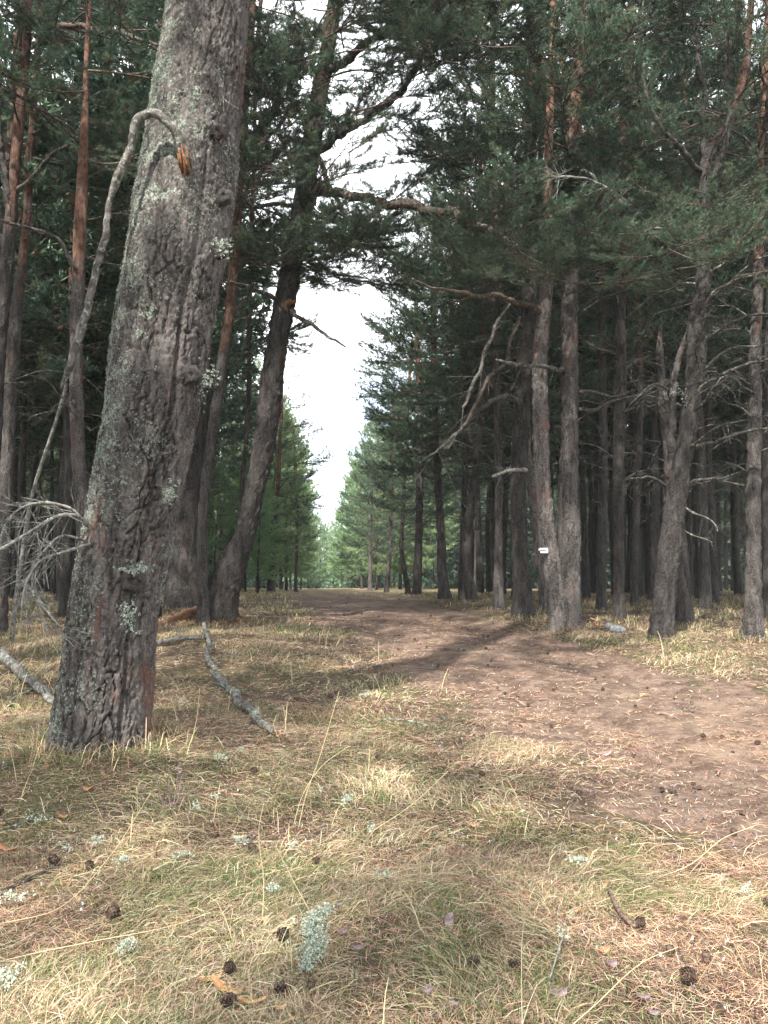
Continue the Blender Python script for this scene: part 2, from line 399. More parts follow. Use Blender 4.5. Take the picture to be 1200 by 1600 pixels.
def make_bough(seed, L=2.2, lod=0, fork=False):
    rng = np.random.default_rng(seed); acc = Acc()
    nl, nw, per = [(0.08, 0.0075, 12), (0.11, 0.016, 8), (0.2, 0.045, 5)][lod]
    sag = rng.uniform(-0.16, 0.05); up = rng.uniform(0.06, 0.25); w1 = rng.uniform(-0.15, 0.15); w2 = rng.uniform(-0.1, 0.1)
    def axis(s):
        u = s / L
        return np.stack([s * (1 - 0.05 * u), L * (w1 * np.sin(3.1 * u) + w2 * np.sin(7 * u)) * 0.6, L * (sag * np.sin(math.pi * u) + up * u ** 2.3)], -1)
    if lod < 2:
        s = np.linspace(0, L, 14); acc.add(*tube(axis(s), np.interp(s, [0, L], [0.017 * L / 2.2 + 0.004, 0.003]), 5 if lod == 0 else 3))
    tp, td = [], []
    s = rng.uniform(0.18, 0.28) * L; side = 1
    while s < L * 0.98:
        p0 = axis(np.array([s]))[0]; d0 = axis(np.array([s + 0.02]))[0] - p0; d0 /= np.linalg.norm(d0)
        u = s / L; tl = L * (0.12 + 0.36 * math.sin(math.pi * min(1, 0.25 + u * 0.75)) ** 1.0) * rng.uniform(0.6, 1.15)
        ang = side * R(rng.uniform(32, 66)); ca, sa = math.cos(ang), math.sin(ang)
        d = np.array([d0[0] * ca - d0[1] * sa, d0[0] * sa + d0[1] * ca, d0[2] + rng.uniform(-0.12, 0.3)]); d /= np.linalg.norm(d)
        k = np.linspace(0, 1, 5)[:, None]
        tw = p0 + d * tl * k + np.array([0, 0, 1.0]) * tl * rng.uniform(-0.12, 0.2) * k ** 2 + np.array([1.0, 0, 0]) * tl * 0.18 * k ** 2
        if lod < 2: acc.add(*tube(tw, np.linspace(0.0075, 0.0022, 5), 4 if lod == 0 else 3, False))
        e = tw[-1] - tw[-2]; e /= np.linalg.norm(e)
        m = max(3, int(tl / (0.085 if lod == 0 else 0.14)))
        for q in np.linspace(0.35, 1.0, m):
            idx = q * 4; i0 = min(3, int(idx)); pp = tw[i0] + (tw[i0 + 1] - tw[i0]) * (idx - i0)
            tp.append(pp); td.append(e)
            if lod < 2 or rng.uniform() < 0.5:
                sd = 1 if rng.uniform() < 0.5 else -1
                sl = rng.uniform(0.08, 0.26) * (1.15 - q * 0.6) * L / 2.2
                an = sd * R(rng.uniform(30, 60)); dd = np.array([e[0] * math.cos(an) - e[1] * math.sin(an), e[0] * math.sin(an) + e[1] * math.cos(an), e[2] + rng.uniform(-0.1, 0.5)]); dd /= np.linalg.norm(dd)
                if lod == 0: acc.add(*tube(np.array([pp, pp + dd * sl * 0.5, pp + dd * sl + np.array([0, 0, sl * 0.15])]), np.array([0.004, 0.003, 0.002]), 3, False))
                for z in ((0.45, 0.75, 1.0) if lod == 0 else (0.6, 1.0)): tp.append(pp + dd * sl * z); td.append(dd)
        s += rng.uniform(0.055, 0.13) * L / 2.2 * (1.0 if lod == 0 else 1.25); side = -side
    tp = np.array(tp); td = np.array(td)
    pos = np.repeat(tp, per, axis=0); dr = np.repeat(td, per, axis=0); n = len(pos)
    jit = rng.normal(size=(n, 3)); jit -= dr * np.sum(jit * dr, axis=1)[:, None]; jit /= np.linalg.norm(jit, axis=1)[:, None]
    pos = pos - dr * rng.uniform(0, 0.05, n)[:, None]
    dd = dr * rng.uniform(0.35, 1.0, n)[:, None] + jit * rng.uniform(0.5, 1.0, n)[:, None] + np.array([0, 0, 0.22]); dd /= np.linalg.norm(dd, axis=1)[:, None]
    cols = np.repeat(needle_cols(rng, len(tp), 0.10), per, axis=0)
    cols[:, :3] *= rng.uniform(0.8, 1.25, (n, 1))
    needles(acc, pos, dd, nl, nw, rng, cols)
    return acc

def make_dead(seed, L=1.6, twigs=9, r=0.013, thin=1.0):
    rng = np.random.default_rng(seed); acc = Acc()
    arch = rng.uniform(0.05, 0.32); drop = rng.uniform(0.15, 0.6); w1 = rng.uniform(-0.2, 0.2)
    def axis(u): return np.stack([L * u * (1 - 0.08 * u), L * w1 * np.sin(3.3 * u) * 0.5 + L * 0.02 * np.sin(17 * u + seed), L * (arch * np.sin(2.2 * u) - drop * u ** 2 * 0.6) + L * 0.012 * np.sin(13 * u + seed)], -1)
    u = np.linspace(0, 1, 16); acc.add(*tube(axis(u), np.interp(u, [0, 0.08, 1], [r * 1.5, r, r * 0.2]), 5))
    for k in range(twigs):
        u0 = rng.uniform(0.15, 0.95); p0 = axis(np.array([u0]))[0]; tl = L * rng.uniform(0.12, 0.42) * (1.2 - u0)
        d = np.array([rng.uniform(0.3, 1), rng.uniform(-1, 1), rng.uniform(-0.5, 0.45)]); d /= np.linalg.norm(d); q = np.linspace(0, 1, 5)[:, None]
        tw = p0 + d * tl * q + np.array([0, 0, rng.uniform(-0.4, 0.3)]) * tl * q ** 2
        acc.add(*tube(tw, np.linspace(r * 0.38 * thin, r * 0.12, 5), 3, False))
        for _ in range(3):
            i0 = rng.integers(1, 4); d2 = d + rng.normal(size=3) * 0.6; d2 /= np.linalg.norm(d2); l2 = tl * rng.uniform(0.2, 0.55)
            acc.add(*tube(np.array([tw[i0], tw[i0] + d2 * l2 * 0.5, tw[i0] + d2 * l2 + np.array([0, 0, -0.1 * l2])]), np.array([r * 0.22, r * 0.16, r * 0.08]) * thin, 3, False))
    return acc

BOUGH = [make_bough(100 + k).mesh('bough', [M_TWIG, M_NEEDLE]) for k in range(9)]
BOUGH_LOW = [make_bough(200 + k, lod=1).mesh('bough_mid', [M_TWIG, M_NEEDLE]) for k in range(6)]
DEADB = [make_dead(300 + k).mesh('dead_branch', [M_DEAD]) for k in range(8)]

# ------------------------------------------------------------------ tree builder
def trunk_acc(sp, base, hero=False, nring=22, step=0.07, orange_from=6.0, lichen=0.1, tone=0.5, rough=1.0, seed=1, flare=1.0):
    """sp rows: x y z r in world metres"""
    low = sp[sp[:, 2] <= base[2] + 7.5]; acc = Acc()
    q = smooth_path(sp, step); p = q[:, :3]; r = np.maximum(q[:, 3], 0.01)
    s = np.concatenate([[0], np.cumsum(np.linalg.norm(np.diff(p, axis=0), axis=1))])
    hgt = p[:, 2] - base[2]
    t, A, B = frames(p)
    th = np.arange(nring) * 2 * math.pi / nring; TH, S = np.meshgrid(th, s)
    Rm = np.repeat(r[:, None], nring, axis=1)
    r0 = float(np.median(r[:max(3, len(r) // 4)]))
    cx, cy = np.cos(TH), np.sin(TH)
    # root flare and lumps
    fl = np.exp(-np.maximum(hgt, 0) / (1.1 * r0 + 0.05))[:, None]
    Rm = Rm * (1 + flare * fl * (0.20 + 0.42 * (fbm(cx * 1.6, cy * 1.6, seed * 3.1, seed) - 0.4)))
    Rm = Rm * (1 + 0.16 * (fbm(cx * 1.2 + seed, cy * 1.2, S * 0.9, seed + 1) - 0.5) + 0.08 * (fbm(cx * 2.5, cy * 2.5, S * 3, seed + 2) - 0.5))
    if hero:
        wrap = int(round(2 * math.pi * r0 / 0.058)); u = TH / (2 * math.pi) * wrap
        cz = np.cos(TH) * r0; sz = np.sin(TH) * r0
        warp = (fbm(cz * 9, sz * 9, S * 5, 8) - 0.5) * 1.8; warp2 = (fbm(cz * 9, sz * 9, S * 5, 18) - 0.5) * 1.6
        f1, f2, idc = worley(u + warp, S / 0.26 + warp2 + 50, wrap, 3)
        crack = sstep(0.0, 0.12, f2 - f1)
        f1b, f2b, idb = worley(u * 3 + warp * 2, S / 0.045 + warp2 * 2, wrap * 3, 13)
        flake = (idb - 0.5) * sstep(0.0, 0.25, f2b - f1b)
        upper = sstep(2.6, 4.4, hgt)[:, None]
        ridge = fbm(cz * 14, sz * 14, S * 2.2, 28, 3) - 0.5
        keep_ = sstep(0.40, 0.60, fbm(cz * 4, sz * 4, S * 1.6, 55, 3))
        d = -0.037 * (1 - crack) * (0.2 + 0.8 * keep_) * (1 - 0.6 * upper) + 0.008 * (idc - 0.5) + 0.011 * flake + 0.012 * ridge * (1 - 0.3 * upper) + 0.022 * (fbm(cz * 60, sz * 60, S * 40, 29, 3) - 0.5)
        long_ = np.exp(-((np.mod(TH - 5.35 + 0.25 * (fbm(S * 0.8, 0, 0, 6) - 0.5) + math.pi, 2 * math.pi) - math.pi) / 0.05) ** 2) * (1 - upper)
        Rm = Rm + d - 0.035 * long_
    else:
        cz = np.cos(TH) * r0; sz = np.sin(TH) * r0
        pl = fbm(cz * 26, sz * 26, S * 8, seed + 5, 3); up = sstep(orange_from - 1, orange_from + 1.5, hgt)[:, None]
        Rm = Rm + rough * (1 - 0.75 * up) * (0.055 * (np.abs(pl - 0.5) * 2 - 0.3) * np.minimum(1, Rm / 0.12))
    v, f = tube(p, Rm, nring)
    # tint: R orange, G lichen, B tone
    org = sstep(orange_from - 1.5, orange_from + 2.5, hgt)[:, None] + 0 * TH
    li = lichen + 0 * TH
    if hero:
        side = np.cos(TH - math.pi * 1.15)          # towards the left and the camera
        li = 0.29 + 0.14 * side + 0.12 * (fbm(cz * 3, sz * 3, S * 0.9, 77) - 0.5) * 2 + 0.16 * np.exp(-((hgt[:, None] - 2.1) / 0.9) ** 2) * side + 0.10 * sstep(3, 4, hgt)[:, None] * (1 - sstep(4.3, 4.9, hgt)[:, None])
    col = np.stack([org, np.clip(li, 0, 1), tone + 0 * TH, 1 + 0 * TH], -1).reshape(-1, 4)
    col = np.concatenate([col, col[-1:], col[:1]])
    v = v - np.asarray(base)
    acc.add(v, f, 0, col)
    return acc, q

class Tree:
    def __init__(s, name, label, category, base, group=None):
        s.base = np.array(base, float)
        s.root = link(name, None, loc=base, label=label, category=category, group=group)
    def trunk(s, sp, mat_=None, name='trunk', **kw):
        acc, q = trunk_acc(sp, s.base, **kw); s.q = q
        s.t = link(name, acc.mesh('trunk', [mat_ or M_BARK]), s.root); return s.t
    def at(s, h):
        z = s.q[:, 2] - s.base[2]; k = int(np.argmin(np.abs(z - h))); return s.q[k]
    def bough(s, p, az, el, sc, roll=0, kit=None, name='bough'):
        kit = kit or BOUGH
        return link(name, kit[rnd.randrange(len(kit))], s.root, np.asarray(p) - s.base, Euler((roll, -el, az), 'XYZ').to_matrix().to_euler() if 0 else rot(az, el, roll), sc)
    def crown(s, h0, h1, n, lmax=2.6, kit=None, az0=None, spread=None, low_el=-8, top=0.35, start_az=0.0):
        az = start_az or rnd.uniform(0, 6)
        for k in range(n):
            u = (k + rnd.uniform(-0.4, 0.4)) / n; u = min(1, max(0, u)); h = h0 + (h1 - h0) * u
            az += 2.4 + rnd.uniform(-0.5, 0.5)
            a_ = az if az0 is None else az0 + rnd.uniform(-1, 1) * spread
            L = lmax * (top + (1 - top) * math.sin(math.pi * (0.22 + 0.78 * u)) ** 0.8) * rnd.uniform(0.75, 1.15)
            if u > 0.85: L = max(L, 0.9)
            el = R(low_el + 55 * u ** 1.5 + rnd.uniform(-14, 14))
            s.bough(s.at(h)[:3], a_, el, L / 2.2, rnd.uniform(-0.4, 0.4), kit)
    def dead(s, h0, h1, n, lmin=0.6, lmax=1.8, az0=None, spread=math.pi, kit=None):
        for k in range(n):
            h = h0 + (h1 - h0) * (k + rnd.uniform(0, 1)) / n; q = s.at(h)
            a_ = (rnd.uniform(-1, 1) * spread) + (az0 or 0)
            off = np.array([math.cos(a_), math.sin(a_), 0]) * q[3] * 0.75
            link('dead_branch', (kit or DEADB)[rnd.randrange(len(kit or DEADB))], s.root, q[:3] + off - s.base, rot(a_, R(rnd.uniform(-12, 22)), rnd.uniform(-0.6, 0.6)), rnd.uniform(lmin, lmax) / 1.6)
    def limb(s, pts, name='limb', m=None, n=8, twig=0, boughs=0, bsc=(0.35, 0.7), wob=0.01, dmat=None, seed=0, azb=None, knots=1.0):
        """pts rows: px, py, D, width in photograph pixels"""
        rows = []
        for px, py, D, w in pts: p = P(px, py, D); rows.append([*p, w / 2 * D / FPX])
        q = smooth_path(np.array(rows), 0.025); rr = np.maximum(q[:, 3], 0.0025)
        rng = np.random.default_rng(seed + 5); ph = rng.uniform(0, 9)
        sarr = np.arange(len(q)) * 0.025
        p = q[:, :3] + wob * np.stack([np.sin(sarr * 9 + ph), np.sin(sarr * 7 + 2 + ph), np.cos(sarr * 8 + ph)], -1) * np.clip(sarr * 4, 0, 1)[:, None]
        p = p + (np.stack([fbm(sarr * 7, 0, 3.3, seed + 40 + k_, 3) for k_ in range(3)], -1) - .5) * (rr[:, None] * 1.8 + .006) * np.clip(sarr * 6, 0, 1)[:, None]
        nm = n; th = np.arange(nm) * 2 * math.pi / nm
        Rm = rr[:, None] * (1 + 0.34 * (fbm(np.cos(th)[None] * 2, np.sin(th)[None] * 2, sarr[:, None] * 9, seed) - 0.5) + 0.35 * (fbm(np.cos(th)[None] * 5, np.sin(th)[None] * 5, sarr[:, None] * 40, seed + 3) - 0.5))
        for _ in range(int(2 + sarr[-1] * 2.2)):
            kc = rng.uniform(.05, .95) * sarr[-1]; Rm = Rm * (1 + knots * rng.uniform(.1, .32) * np.exp(-((sarr - kc) / (0.9 * rr.mean() + .008)) ** 2)[:, None] * (0.6 + 0.6 * np.cos(th - rng.uniform(0, 6.3))[None]))
        acc = Acc(); v, f = tube(p, Rm, nm)
        c = np.tile([0.25, 0.15, 0.5, 1.0], (len(v), 1)); acc.add(v - s.base, f, 0, c)
        L = sarr[-1]
        for k in range(twig):
            u0 = rng.uniform(0.15, 1); i = int(u0 * (len(p) - 1)); tl = L * rng.uniform(0.06, 0.22) + 0.08
            d = rng.normal(size=3); d[1] *= 0.6; d /= np.linalg.norm(d); g = np.linspace(0, 1, 5)[:, None]
            ax = p[min(i + 1, len(p) - 1)] - p[max(i - 1, 0)]; ax /= np.linalg.norm(ax) + 1e-9; d = d + ax * 0.8; d /= np.linalg.norm(d)
            tw = p[i] + d * tl * g + np.array([0, 0, -0.35]) * tl * g ** 2 * rng.uniform(-0.3, 1)
            r1 = min(.006, max(0.0026, rr[i] * 0.28)); vv, ff = tube(tw, np.linspace(r1, 0.002, 5), 4, False); acc.add(vv - s.base, ff, 0, (0.25, 0.15, 0.5, 1))
            for _ in range(2):
                j = rng.integers(1, 4); d2 = d + rng.normal(size=3) * 0.7; d2 /= np.linalg.norm(d2); l2 = tl * rng.uniform(0.25, 0.6)
                vv, ff = tube(np.array([tw[j], tw[j] + d2 * l2 * .5, tw[j] + d2 * l2]), np.array([r1 * .5, r1 * .35, 0.0015]), 3, False); acc.add(vv - s.base, ff, 0, (0.25, 0.15, 0.5, 1))
        o = link(name, acc.mesh(name, [m or M_BARK]), s.root)
        for k in range(boughs):
            i = int((0.3 + 0.7 * (k + 0.5 * rnd.random()) / boughs) * (len(p) - 1)); ax = p[min(i + 2, len(p) - 1)] - p[max(i - 2, 0)]
            a_ = math.atan2(ax[1], ax[0]) + rnd.uniform(-1.0, 1.0) if azb is None else azb + rnd.uniform(-0.9, 0.9)
            s.bough(p[i], a_, R(rnd.uniform(-15, 35)), rnd.uniform(*bsc), rnd.uniform(-.5, .5))
        return o, p

def rot(az, el, roll=0):
    return (Matrix.Rotation(az, 3, 'Z') @ Matrix.Rotation(-el, 3, 'Y') @ Matrix.Rotation(roll, 3, 'X')).to_euler()

def spine(pts, D=None, base=None, top=15.0, rtop=0.05, lean_y=0.0):
    """pts: (px, py, width_px), first at the ground; builds the trunk up to the frame edge and on to its full height"""
    g = G(pts[0][0], pts[0][1]) if base is None else np.array(base, float)
    D = D or g[1]; rows = [[*(g - np.array([0, 0, 0.25])), pts[0][2] / 2 * g[1] / FPX * 1.05]]
    if abs(D - g[1]) < 1e-6: rows.append([*g, pts[0][2] / 2 * g[1] / FPX])
    for px, py, w in pts[1:]:
        p = P(px, py, D + lean_y * (915 - py) / 915.0); rows.append([*p, w / 2 * p[1] / FPX])
    a_, b_ = np.array(rows[-2]), np.array(rows[-1]); d = (b_ - a_)[:3]; d /= np.linalg.norm(d); p = b_[:3].copy(); r = b_[3]
    Htot = g[2] + top; r0 = r; z0 = p[2]
    while p[2] < Htot - 0.4:
        st = min(1.5, Htot - p[2]); d = d * 0.75 + np.array([rnd.uniform(-.06, .06), rnd.uniform(-.06, .06), 0.35]); d /= np.linalg.norm(d)
        p = p + d * st; u = min(1, max(0, (p[2] - z0) / (Htot - z0))); rows.append([*p, r0 + (rtop - r0) * u ** 0.9])
    return g, np.array(rows)

# ------------------------------------------------------------------ the old leaning pine on the left
PINE = 'old_pine'
g, sp = spine([(156, 1156, 140), (170, 1050, 134), (181, 950, 132), (198, 850, 134), (217, 750, 144), (235, 650, 148), (248, 550, 150), (263, 460, 150),
               (276, 400, 152), (291, 300, 156), (304, 200, 146), (315, 100, 140), (327, 0, 134), (338, -90, 128)], top=14.5, rtop=0.07)
T1 = Tree('old_pine', 'thick leaning old pine in front on the left, bark crusted with grey-green lichen', 'tree', g)
cut = int(np.argmax(sp[:, 2] > 6.1)) + 1
T1.trunk(sp[:cut], M_HERO, hero=True, nring=250, step=0.0125, lichen=0.2, tone=0.68, seed=4, flare=0.30, orange_from=5.4)
lowq = T1.q
accu, qu = trunk_acc(sp[cut - 1:], g, nring=28, step=0.1, orange_from=5.0, lichen=0.1, tone=0.6, seed=9, flare=0)
link('upper_trunk', accu.mesh('upper_trunk', [M_BARK]), T1.root)
T1.q = np.concatenate([lowq, qu])
D1 = g[1]; rh = 0.3
# snapped limb that bends over and hangs down beside the trunk
BL_, _ = T1.limb([(291, 268, D1 - 0.30, 15), (287, 240, D1 - 0.36, 17), (277, 212, D1 - 0.40, 17), (257, 188, D1 - 0.44, 15), (236, 175, D1 - 0.45, 14), (216, 186, D1 - 0.45, 14), (207, 212, D1 - 0.44, 13),
         (194, 255, D1 - 0.42, 13), (180, 290, D1 - 0.40, 14), (176, 300, D1 - 0.4, 11), (164, 370, D1 - 0.38, 12), (152, 425, D1 - 0.36, 11), (140, 470, D1 - 0.35, 12), (126, 525, D1 - 0.33, 12), (108, 572, D1 - 0.32, 11), (95, 608, D1 - 0.3, 4)],
        'broken_limb', M_FALLEN, n=12, wob=0.002, seed=3, knots=.45)
for hx, hw, h0_, h1_ in ((-5, 6, 270, 232), (0, 7, 276, 222), (5, 6, 272, 240), (8, 4, 262, 228), (-8, 4, 262, 240)):
    T1.limb([(290 + hx * 1.1, h0_, D1 - .335, hw * .6), (288 + hx, (h0_ + h1_) / 2 + 4, D1 - .385, hw * .75), (283 + hx * .7, h1_, D1 - .40, 2)], 'torn_heartwood', M_HEART, n=6, wob=0.001, seed=4 + hw)[0].parent = BL_
for px, py, w, dd in ((338, 205, 18, .28), (349, 305, 20, .20), (299, 585, 22, .22), (165, 842, 26, .22), (205, 908, 26, .31), (343, 395, 14, .19), (283, 150, 12, .29)):
    c = P(px, py, D1 - dd); a = Acc(); u = Acc()
    rng = np.random.default_rng(px)
    s_ = w / 2 * D1 / FPX
    th = np.linspace(0, 2 * math.pi, 17)[:-1]; rows = []
    pts = []
    for rr_, zz in ((1.35, -0.7), (1.15, -0.2), (0.8, 0.25), (0.42, 0.1), (0.15, -0.15)):
        rad = s_ * rr_ * (1 + 0.35 * (rng.uniform(size=16) - 0.5)); pts.append(np.stack([np.cos(th) * rad, -np.full(16, zz * s_) + rng.normal(size=16) * s_ * 0.08, np.sin(th) * rad * 1.1], -1))
    v = np.concatenate(pts) + (c - g); ff = []
    for i in range(4):
        for k in range(16): q0 = i * 16 + k; q1 = i * 16 + (k + 1) % 16; ff += [[q0, q1, q1 + 16], [q0, q1 + 16, q0 + 16]]
    a.add(v, ff, 0, (0.0, 0.06 if py != 905 else 0.2, 0.1, 1)); link('branch_scar', a.mesh('branch_scar', [M_HERO]), T1.t)

# crusts of leafy lichen on the bark
def lichen_mesh(acc, centres, normals, size, rng, per=14):
    n = len(centres); c = np.repeat(centres, per, axis=0); nn = np.repeat(normals, per, axis=0); sz = np.repeat(size, per)[:, None]
    m = len(c); t = np.cross(nn, rng.normal(size=(m, 3))); t /= np.linalg.norm(t, axis=1)[:, None]; b = np.cross(nn, t)
    c = c + (t * rng.normal(size=(m, 1)) + b * rng.normal(size=(m, 1))) * sz * 0.45 + nn * rng.uniform(-0.05, 0.5, (m, 1)) * sz
    l = sz * rng.uniform(0.2, 0.5, (m, 1)); tilt = rng.uniform(0.1, 0.9, (m, 1))
    e = t * (1 - tilt) + nn * tilt
    v = np.stack([c - b * l * 0.4, c + b * l * 0.4, c + e * l + b * l * 0.5, c + e * l - b * l * 0.45 + nn * l * 0.3], 1).reshape(-1, 3)
    i = np.arange(m)[:, None] * 4; f = np.concatenate([i + [0, 1, 2], i + [0, 2, 3]])
    k = rng.uniform(0, 1, (m, 1)); col = (1 - k) * np.array([0.22, 0.27, 0.21]) + k * np.array([0.47, 0.53, 0.46])
    acc.add(v, f, 0, np.repeat(np.concatenate([col, np.ones((m, 1))], 1), 4, axis=0))

rng = np.random.default_rng(5); cen = []; nor = []; siz = []
tm = T1.t.data; nv = len(tm.vertices); co = np.empty(nv * 3, np.float32); no = np.empty(nv * 3, np.float32)
tm.vertices.foreach_get('co', co); tm.vertices.foreach_get('normal', no); co = co.reshape(-1, 3).astype(float); no = no.reshape(-1, 3).astype(float)
cand = rng.integers(0, nv - 2, 60000); cc = co[cand]; dens = fbm(cc[:, 0] * 5, cc[:, 1] * 5, cc[:, 2] * 3.2, 91, 4)
ax = np.array([np.interp(cc[:, 2] + g[2], lowq[:, 2], lowq[:, k]) for k in (0, 1)]).T - g[:2]
sd = cc[:, :2] - ax; lside = -sd[:, 0] / (np.linalg.norm(sd, axis=1) + 1e-6)
zz = cc[:, 2]
want = dens + 0.085 * lside + 0.05 * np.exp(-((zz - 1.5) / 1.0) ** 2) + 0.03 * sstep(2.6, 3.2, zz) - 0.10 * (1 - sstep(0.35, 0.8, zz)) - 0.1 * sstep(4.6, 5.2, zz)
ok = want > 0.552; cand = cand[ok][:9500]
a = Acc(); lichen_mesh(a, co[cand], no[cand], rng.uniform(0.005, 0.012, len(cand)), rng, 11)
link('lichen_crust', a.mesh('lichen_crust', [M_LICHEN]), T1.t, kind='stuff')

def lichen_tuft(name, parent, base, px, py, D, w, h, n=40, seed=0, up=(0, -1, 0.3)):
    r_ = np.random.default_rng(seed); c = P(px, py, D); k = D / FPX
    cs = c + np.stack([r_.normal(size=n) * w * k * 0.3, r_.normal(size=n) * 0.02, r_.normal(size=n) * h * k * 0.3], -1)
    nn = r_.normal(size=(n, 3)) * 0.5 + np.array(up); nn /= np.linalg.norm(nn, axis=1)[:, None]
    acc = Acc(); lichen_mesh(acc, cs - base, nn, r_.uniform(0.008, 0.018, n), r_, 14)
    return link(name, acc.mesh(name, [M_LICHEN]), parent, kind='stuff')
for i, (px, py, w, h, dd) in enumerate(((112, 995, 40, 14, .08), (135, 960, 30, 40, .14), (212, 888, 48, 16, .36), (148, 930, 16, 40, .2), (325, 600, 26, 60, .15), (268, 770, 20, 34, .38), (345, 385, 30, 26, .25), (206, 960, 30, 44, .4))):
    lichen_tuft('lichen_tuft', T1.t, T1.base, px, py, D1 - dd, w, h, 46, i)
# dead twiggy branches springing from the trunk on its left
T1.limb([(150, 838, D1 - .2, 8), (128, 812, D1 - .3, 5.5), (95, 806, D1 - .4, 6), (60, 822, D1 - .5, 5.5), (20, 845, D1 - .6, 5), (-30, 880, D1 - .7, 5)], 'dead_branch', M_GREYWOOD, n=8, twig=34, wob=0.012, seed=21)
T1.limb([(135, 820, D1 - .25, 6), (110, 796, D1 - .3, 5), (70, 785, D1 - .35, 4.5), (40, 790, D1 - .4, 4), (15, 815, D1 - .45, 3.5), (0, 850, D1 - .5, 3)], 'dead_branch', M_GREYWOOD, n=6, twig=30, wob=0.01, seed=22)
T1.limb([(140, 850, D1 - .3, 5), (112, 858, D1 - .4, 5), (70, 872, D1 - .5, 4), (45, 905, D1 - .55, 3), (30, 950, D1 - .6, 3)], 'dead_branch', M_GREYWOOD, n=6, twig=34, wob=0.012, seed=23)
T1.limb([(135, 845, D1 - .2, 5), (90, 840, D1 - .35, 4), (60, 870, D1 - .4, 4), (55, 930, D1 - .4, 3), (70, 990, D1 - .45, 2.5)], 'dead_branch', M_GREYWOOD, n=6, twig=34, wob=0.012, seed=24)
T1.limb([(380, 120, D1 - .1, 5), (368, 60, D1 - .2, 4), (372, 30, D1 - .3, 3), (352, -10, D1 - .35, 2)], 'dead_branch', M_DEAD, n=5, twig=3, seed=25)
T1.limb([(330, 100, D1 - .32, 3), (347, 130, D1 - .4, 3), (352, 150, D1 - .4, 2), (372, 172, D1 - .45, 1.5)], 'dead_branch', M_DEAD, n=5, twig=3, seed=26)
T1.crown(6.2, 14.3, 26, 3.0)

# ------------------------------------------------------------------ named pines, left of the road
def tree(name, label, pts, top, crown=None, dead=None, trunk=None, **kw):
    g, sp = spine(pts, top=top, **kw)
    t = Tree(name, label, 'tree', g); t.trunk(sp, **(trunk or {}))
    if crown: t.crown(*crown[:3], **(crown[3] if len(crown) > 3 else {}))
    if dead: t.dead(*dead[:3], **(dead[3] if len(dead) > 3 else {}))
    return t

LT = dict(orange_from=6.5)
T2 = tree('pine_tree', 'dark upright pine trunk directly behind the thick leaning pine, rising from the needle mound',
     [(287, 949, 58), (291, 862, 46), (297, 760, 40), (306, 690, 34), (312, 600, 32), (320, 450, 28), (330, 300, 26), (345, 150, 24), (352, 0, 22)], 14, (6, 14, 18), (3.2, 6, 5, dict(lmax=1.2)),
     trunk=dict(seed=12, tone=0.42, lichen=0.32, nring=48, step=0.03))
T3 = tree('pine_tree', 'slender pink-barked pine showing as a sliver along the left side of the thick leaning pine',
     [(186, 948, 52), (196, 700, 50), (216, 500, 48), (224, 400, 48), (234, 300, 47), (250, 200, 45), (262, 100, 43), (272, 0, 40)], 15, (6.5, 15, 16), (5, 7, 5, dict(lmax=1.0, az0=3.1, spread=1.2)),
     trunk=dict(seed=15, orange_from=2.2, tone=0.62, lichen=0.12, nring=40, step=0.04))
T4 = tree('pine_tree', 'dark pine leaning right over the road edge, with long bare limbs reaching across the sky',
     [(340, 975, 60), (350, 930, 46), (360, 896, 42), (383, 833, 32), (397, 771, 31), (410, 708, 33), (419, 646, 36), (426, 583, 35), (436, 521, 33), (443, 483, 35), (455, 420, 33), (466, 360, 36), (475, 317, 35), (480, 267, 34), (488, 217, 32),
      (498, 150, 29), (511, 83, 25), (521, 17, 23), (530, -60, 21)], 13.5, (6.2, 13.4, 20, dict(lmax=2.4)), (2.6, 5.5, 5, dict(lmax=0.9)),
     trunk=dict(seed=22, tone=0.26, lichen=0.12, nring=56, step=0.025, orange_from=8.2))
D4 = T4.base[1]
T4.limb([(480, 297, D4, 17), (510, 300, D4 - .3, 15), (560, 308, D4 - .6, 14), (610, 318, D4 - .9, 14), (660, 325, D4 - 1.2, 15), (700, 333, D4 - 1.4, 13), (740, 348, D4 - 1.6, 11), (790, 375, D4 - 1.8, 9), (850, 400, D4 - 2, 6)], 'limb', M_TWIG, n=10, twig=10, boughs=0, seed=31, wob=0.02)
T4.limb([(488, 238, D4, 15), (510, 225, D4 - .1, 13), (555, 195, D4 - .2, 12), (595, 168, D4 - .3, 12), (632, 138, D4 - .4, 11), (655, 95, D4 - .5, 9), (678, 35, D4 - .6, 8), (690, -30, D4 - .7, 6)], 'limb', n=10, twig=8, boughs=6, seed=32, wob=0.02)
T4.limb([(505, 120, D4, 15), (540, 95, D4 - .2, 13), (575, 65, D4 - .4, 12), (620, 45, D4 - .5, 10), (700, 25, D4 - .8, 9), (760, -10, D4 - 1, 7)], 'limb', n=10, twig=6, boughs=6, seed=33, wob=0.02)
T4.limb([(495, 235, D4, 9), (508, 275, D4 - .2, 8), (530, 320, D4 - .3, 6), (555, 365, D4 - .4, 5), (575, 400, D4 - .5, 4)], 'dead_branch', M_TWIG, n=6, twig=10, boughs=3, bsc=(.2, .3), seed=34)
T4.limb([(478, 200, D4, 9), (465, 165, D4 - .2, 8), (430, 205, D4 - .6, 7), (400, 228, D4 - .9, 6), (370, 245, D4 - 1.2, 4)], 'dead_branch', M_DEAD, n=6, twig=6, seed=35)
T4.limb([(462, 322, D4, 8), (430, 318, D4 - .3, 7), (395, 325, D4 - .6, 6), (360, 322, D4 - .8, 4)], 'dead_branch', M_DEAD, n=6, twig=3, seed=36)
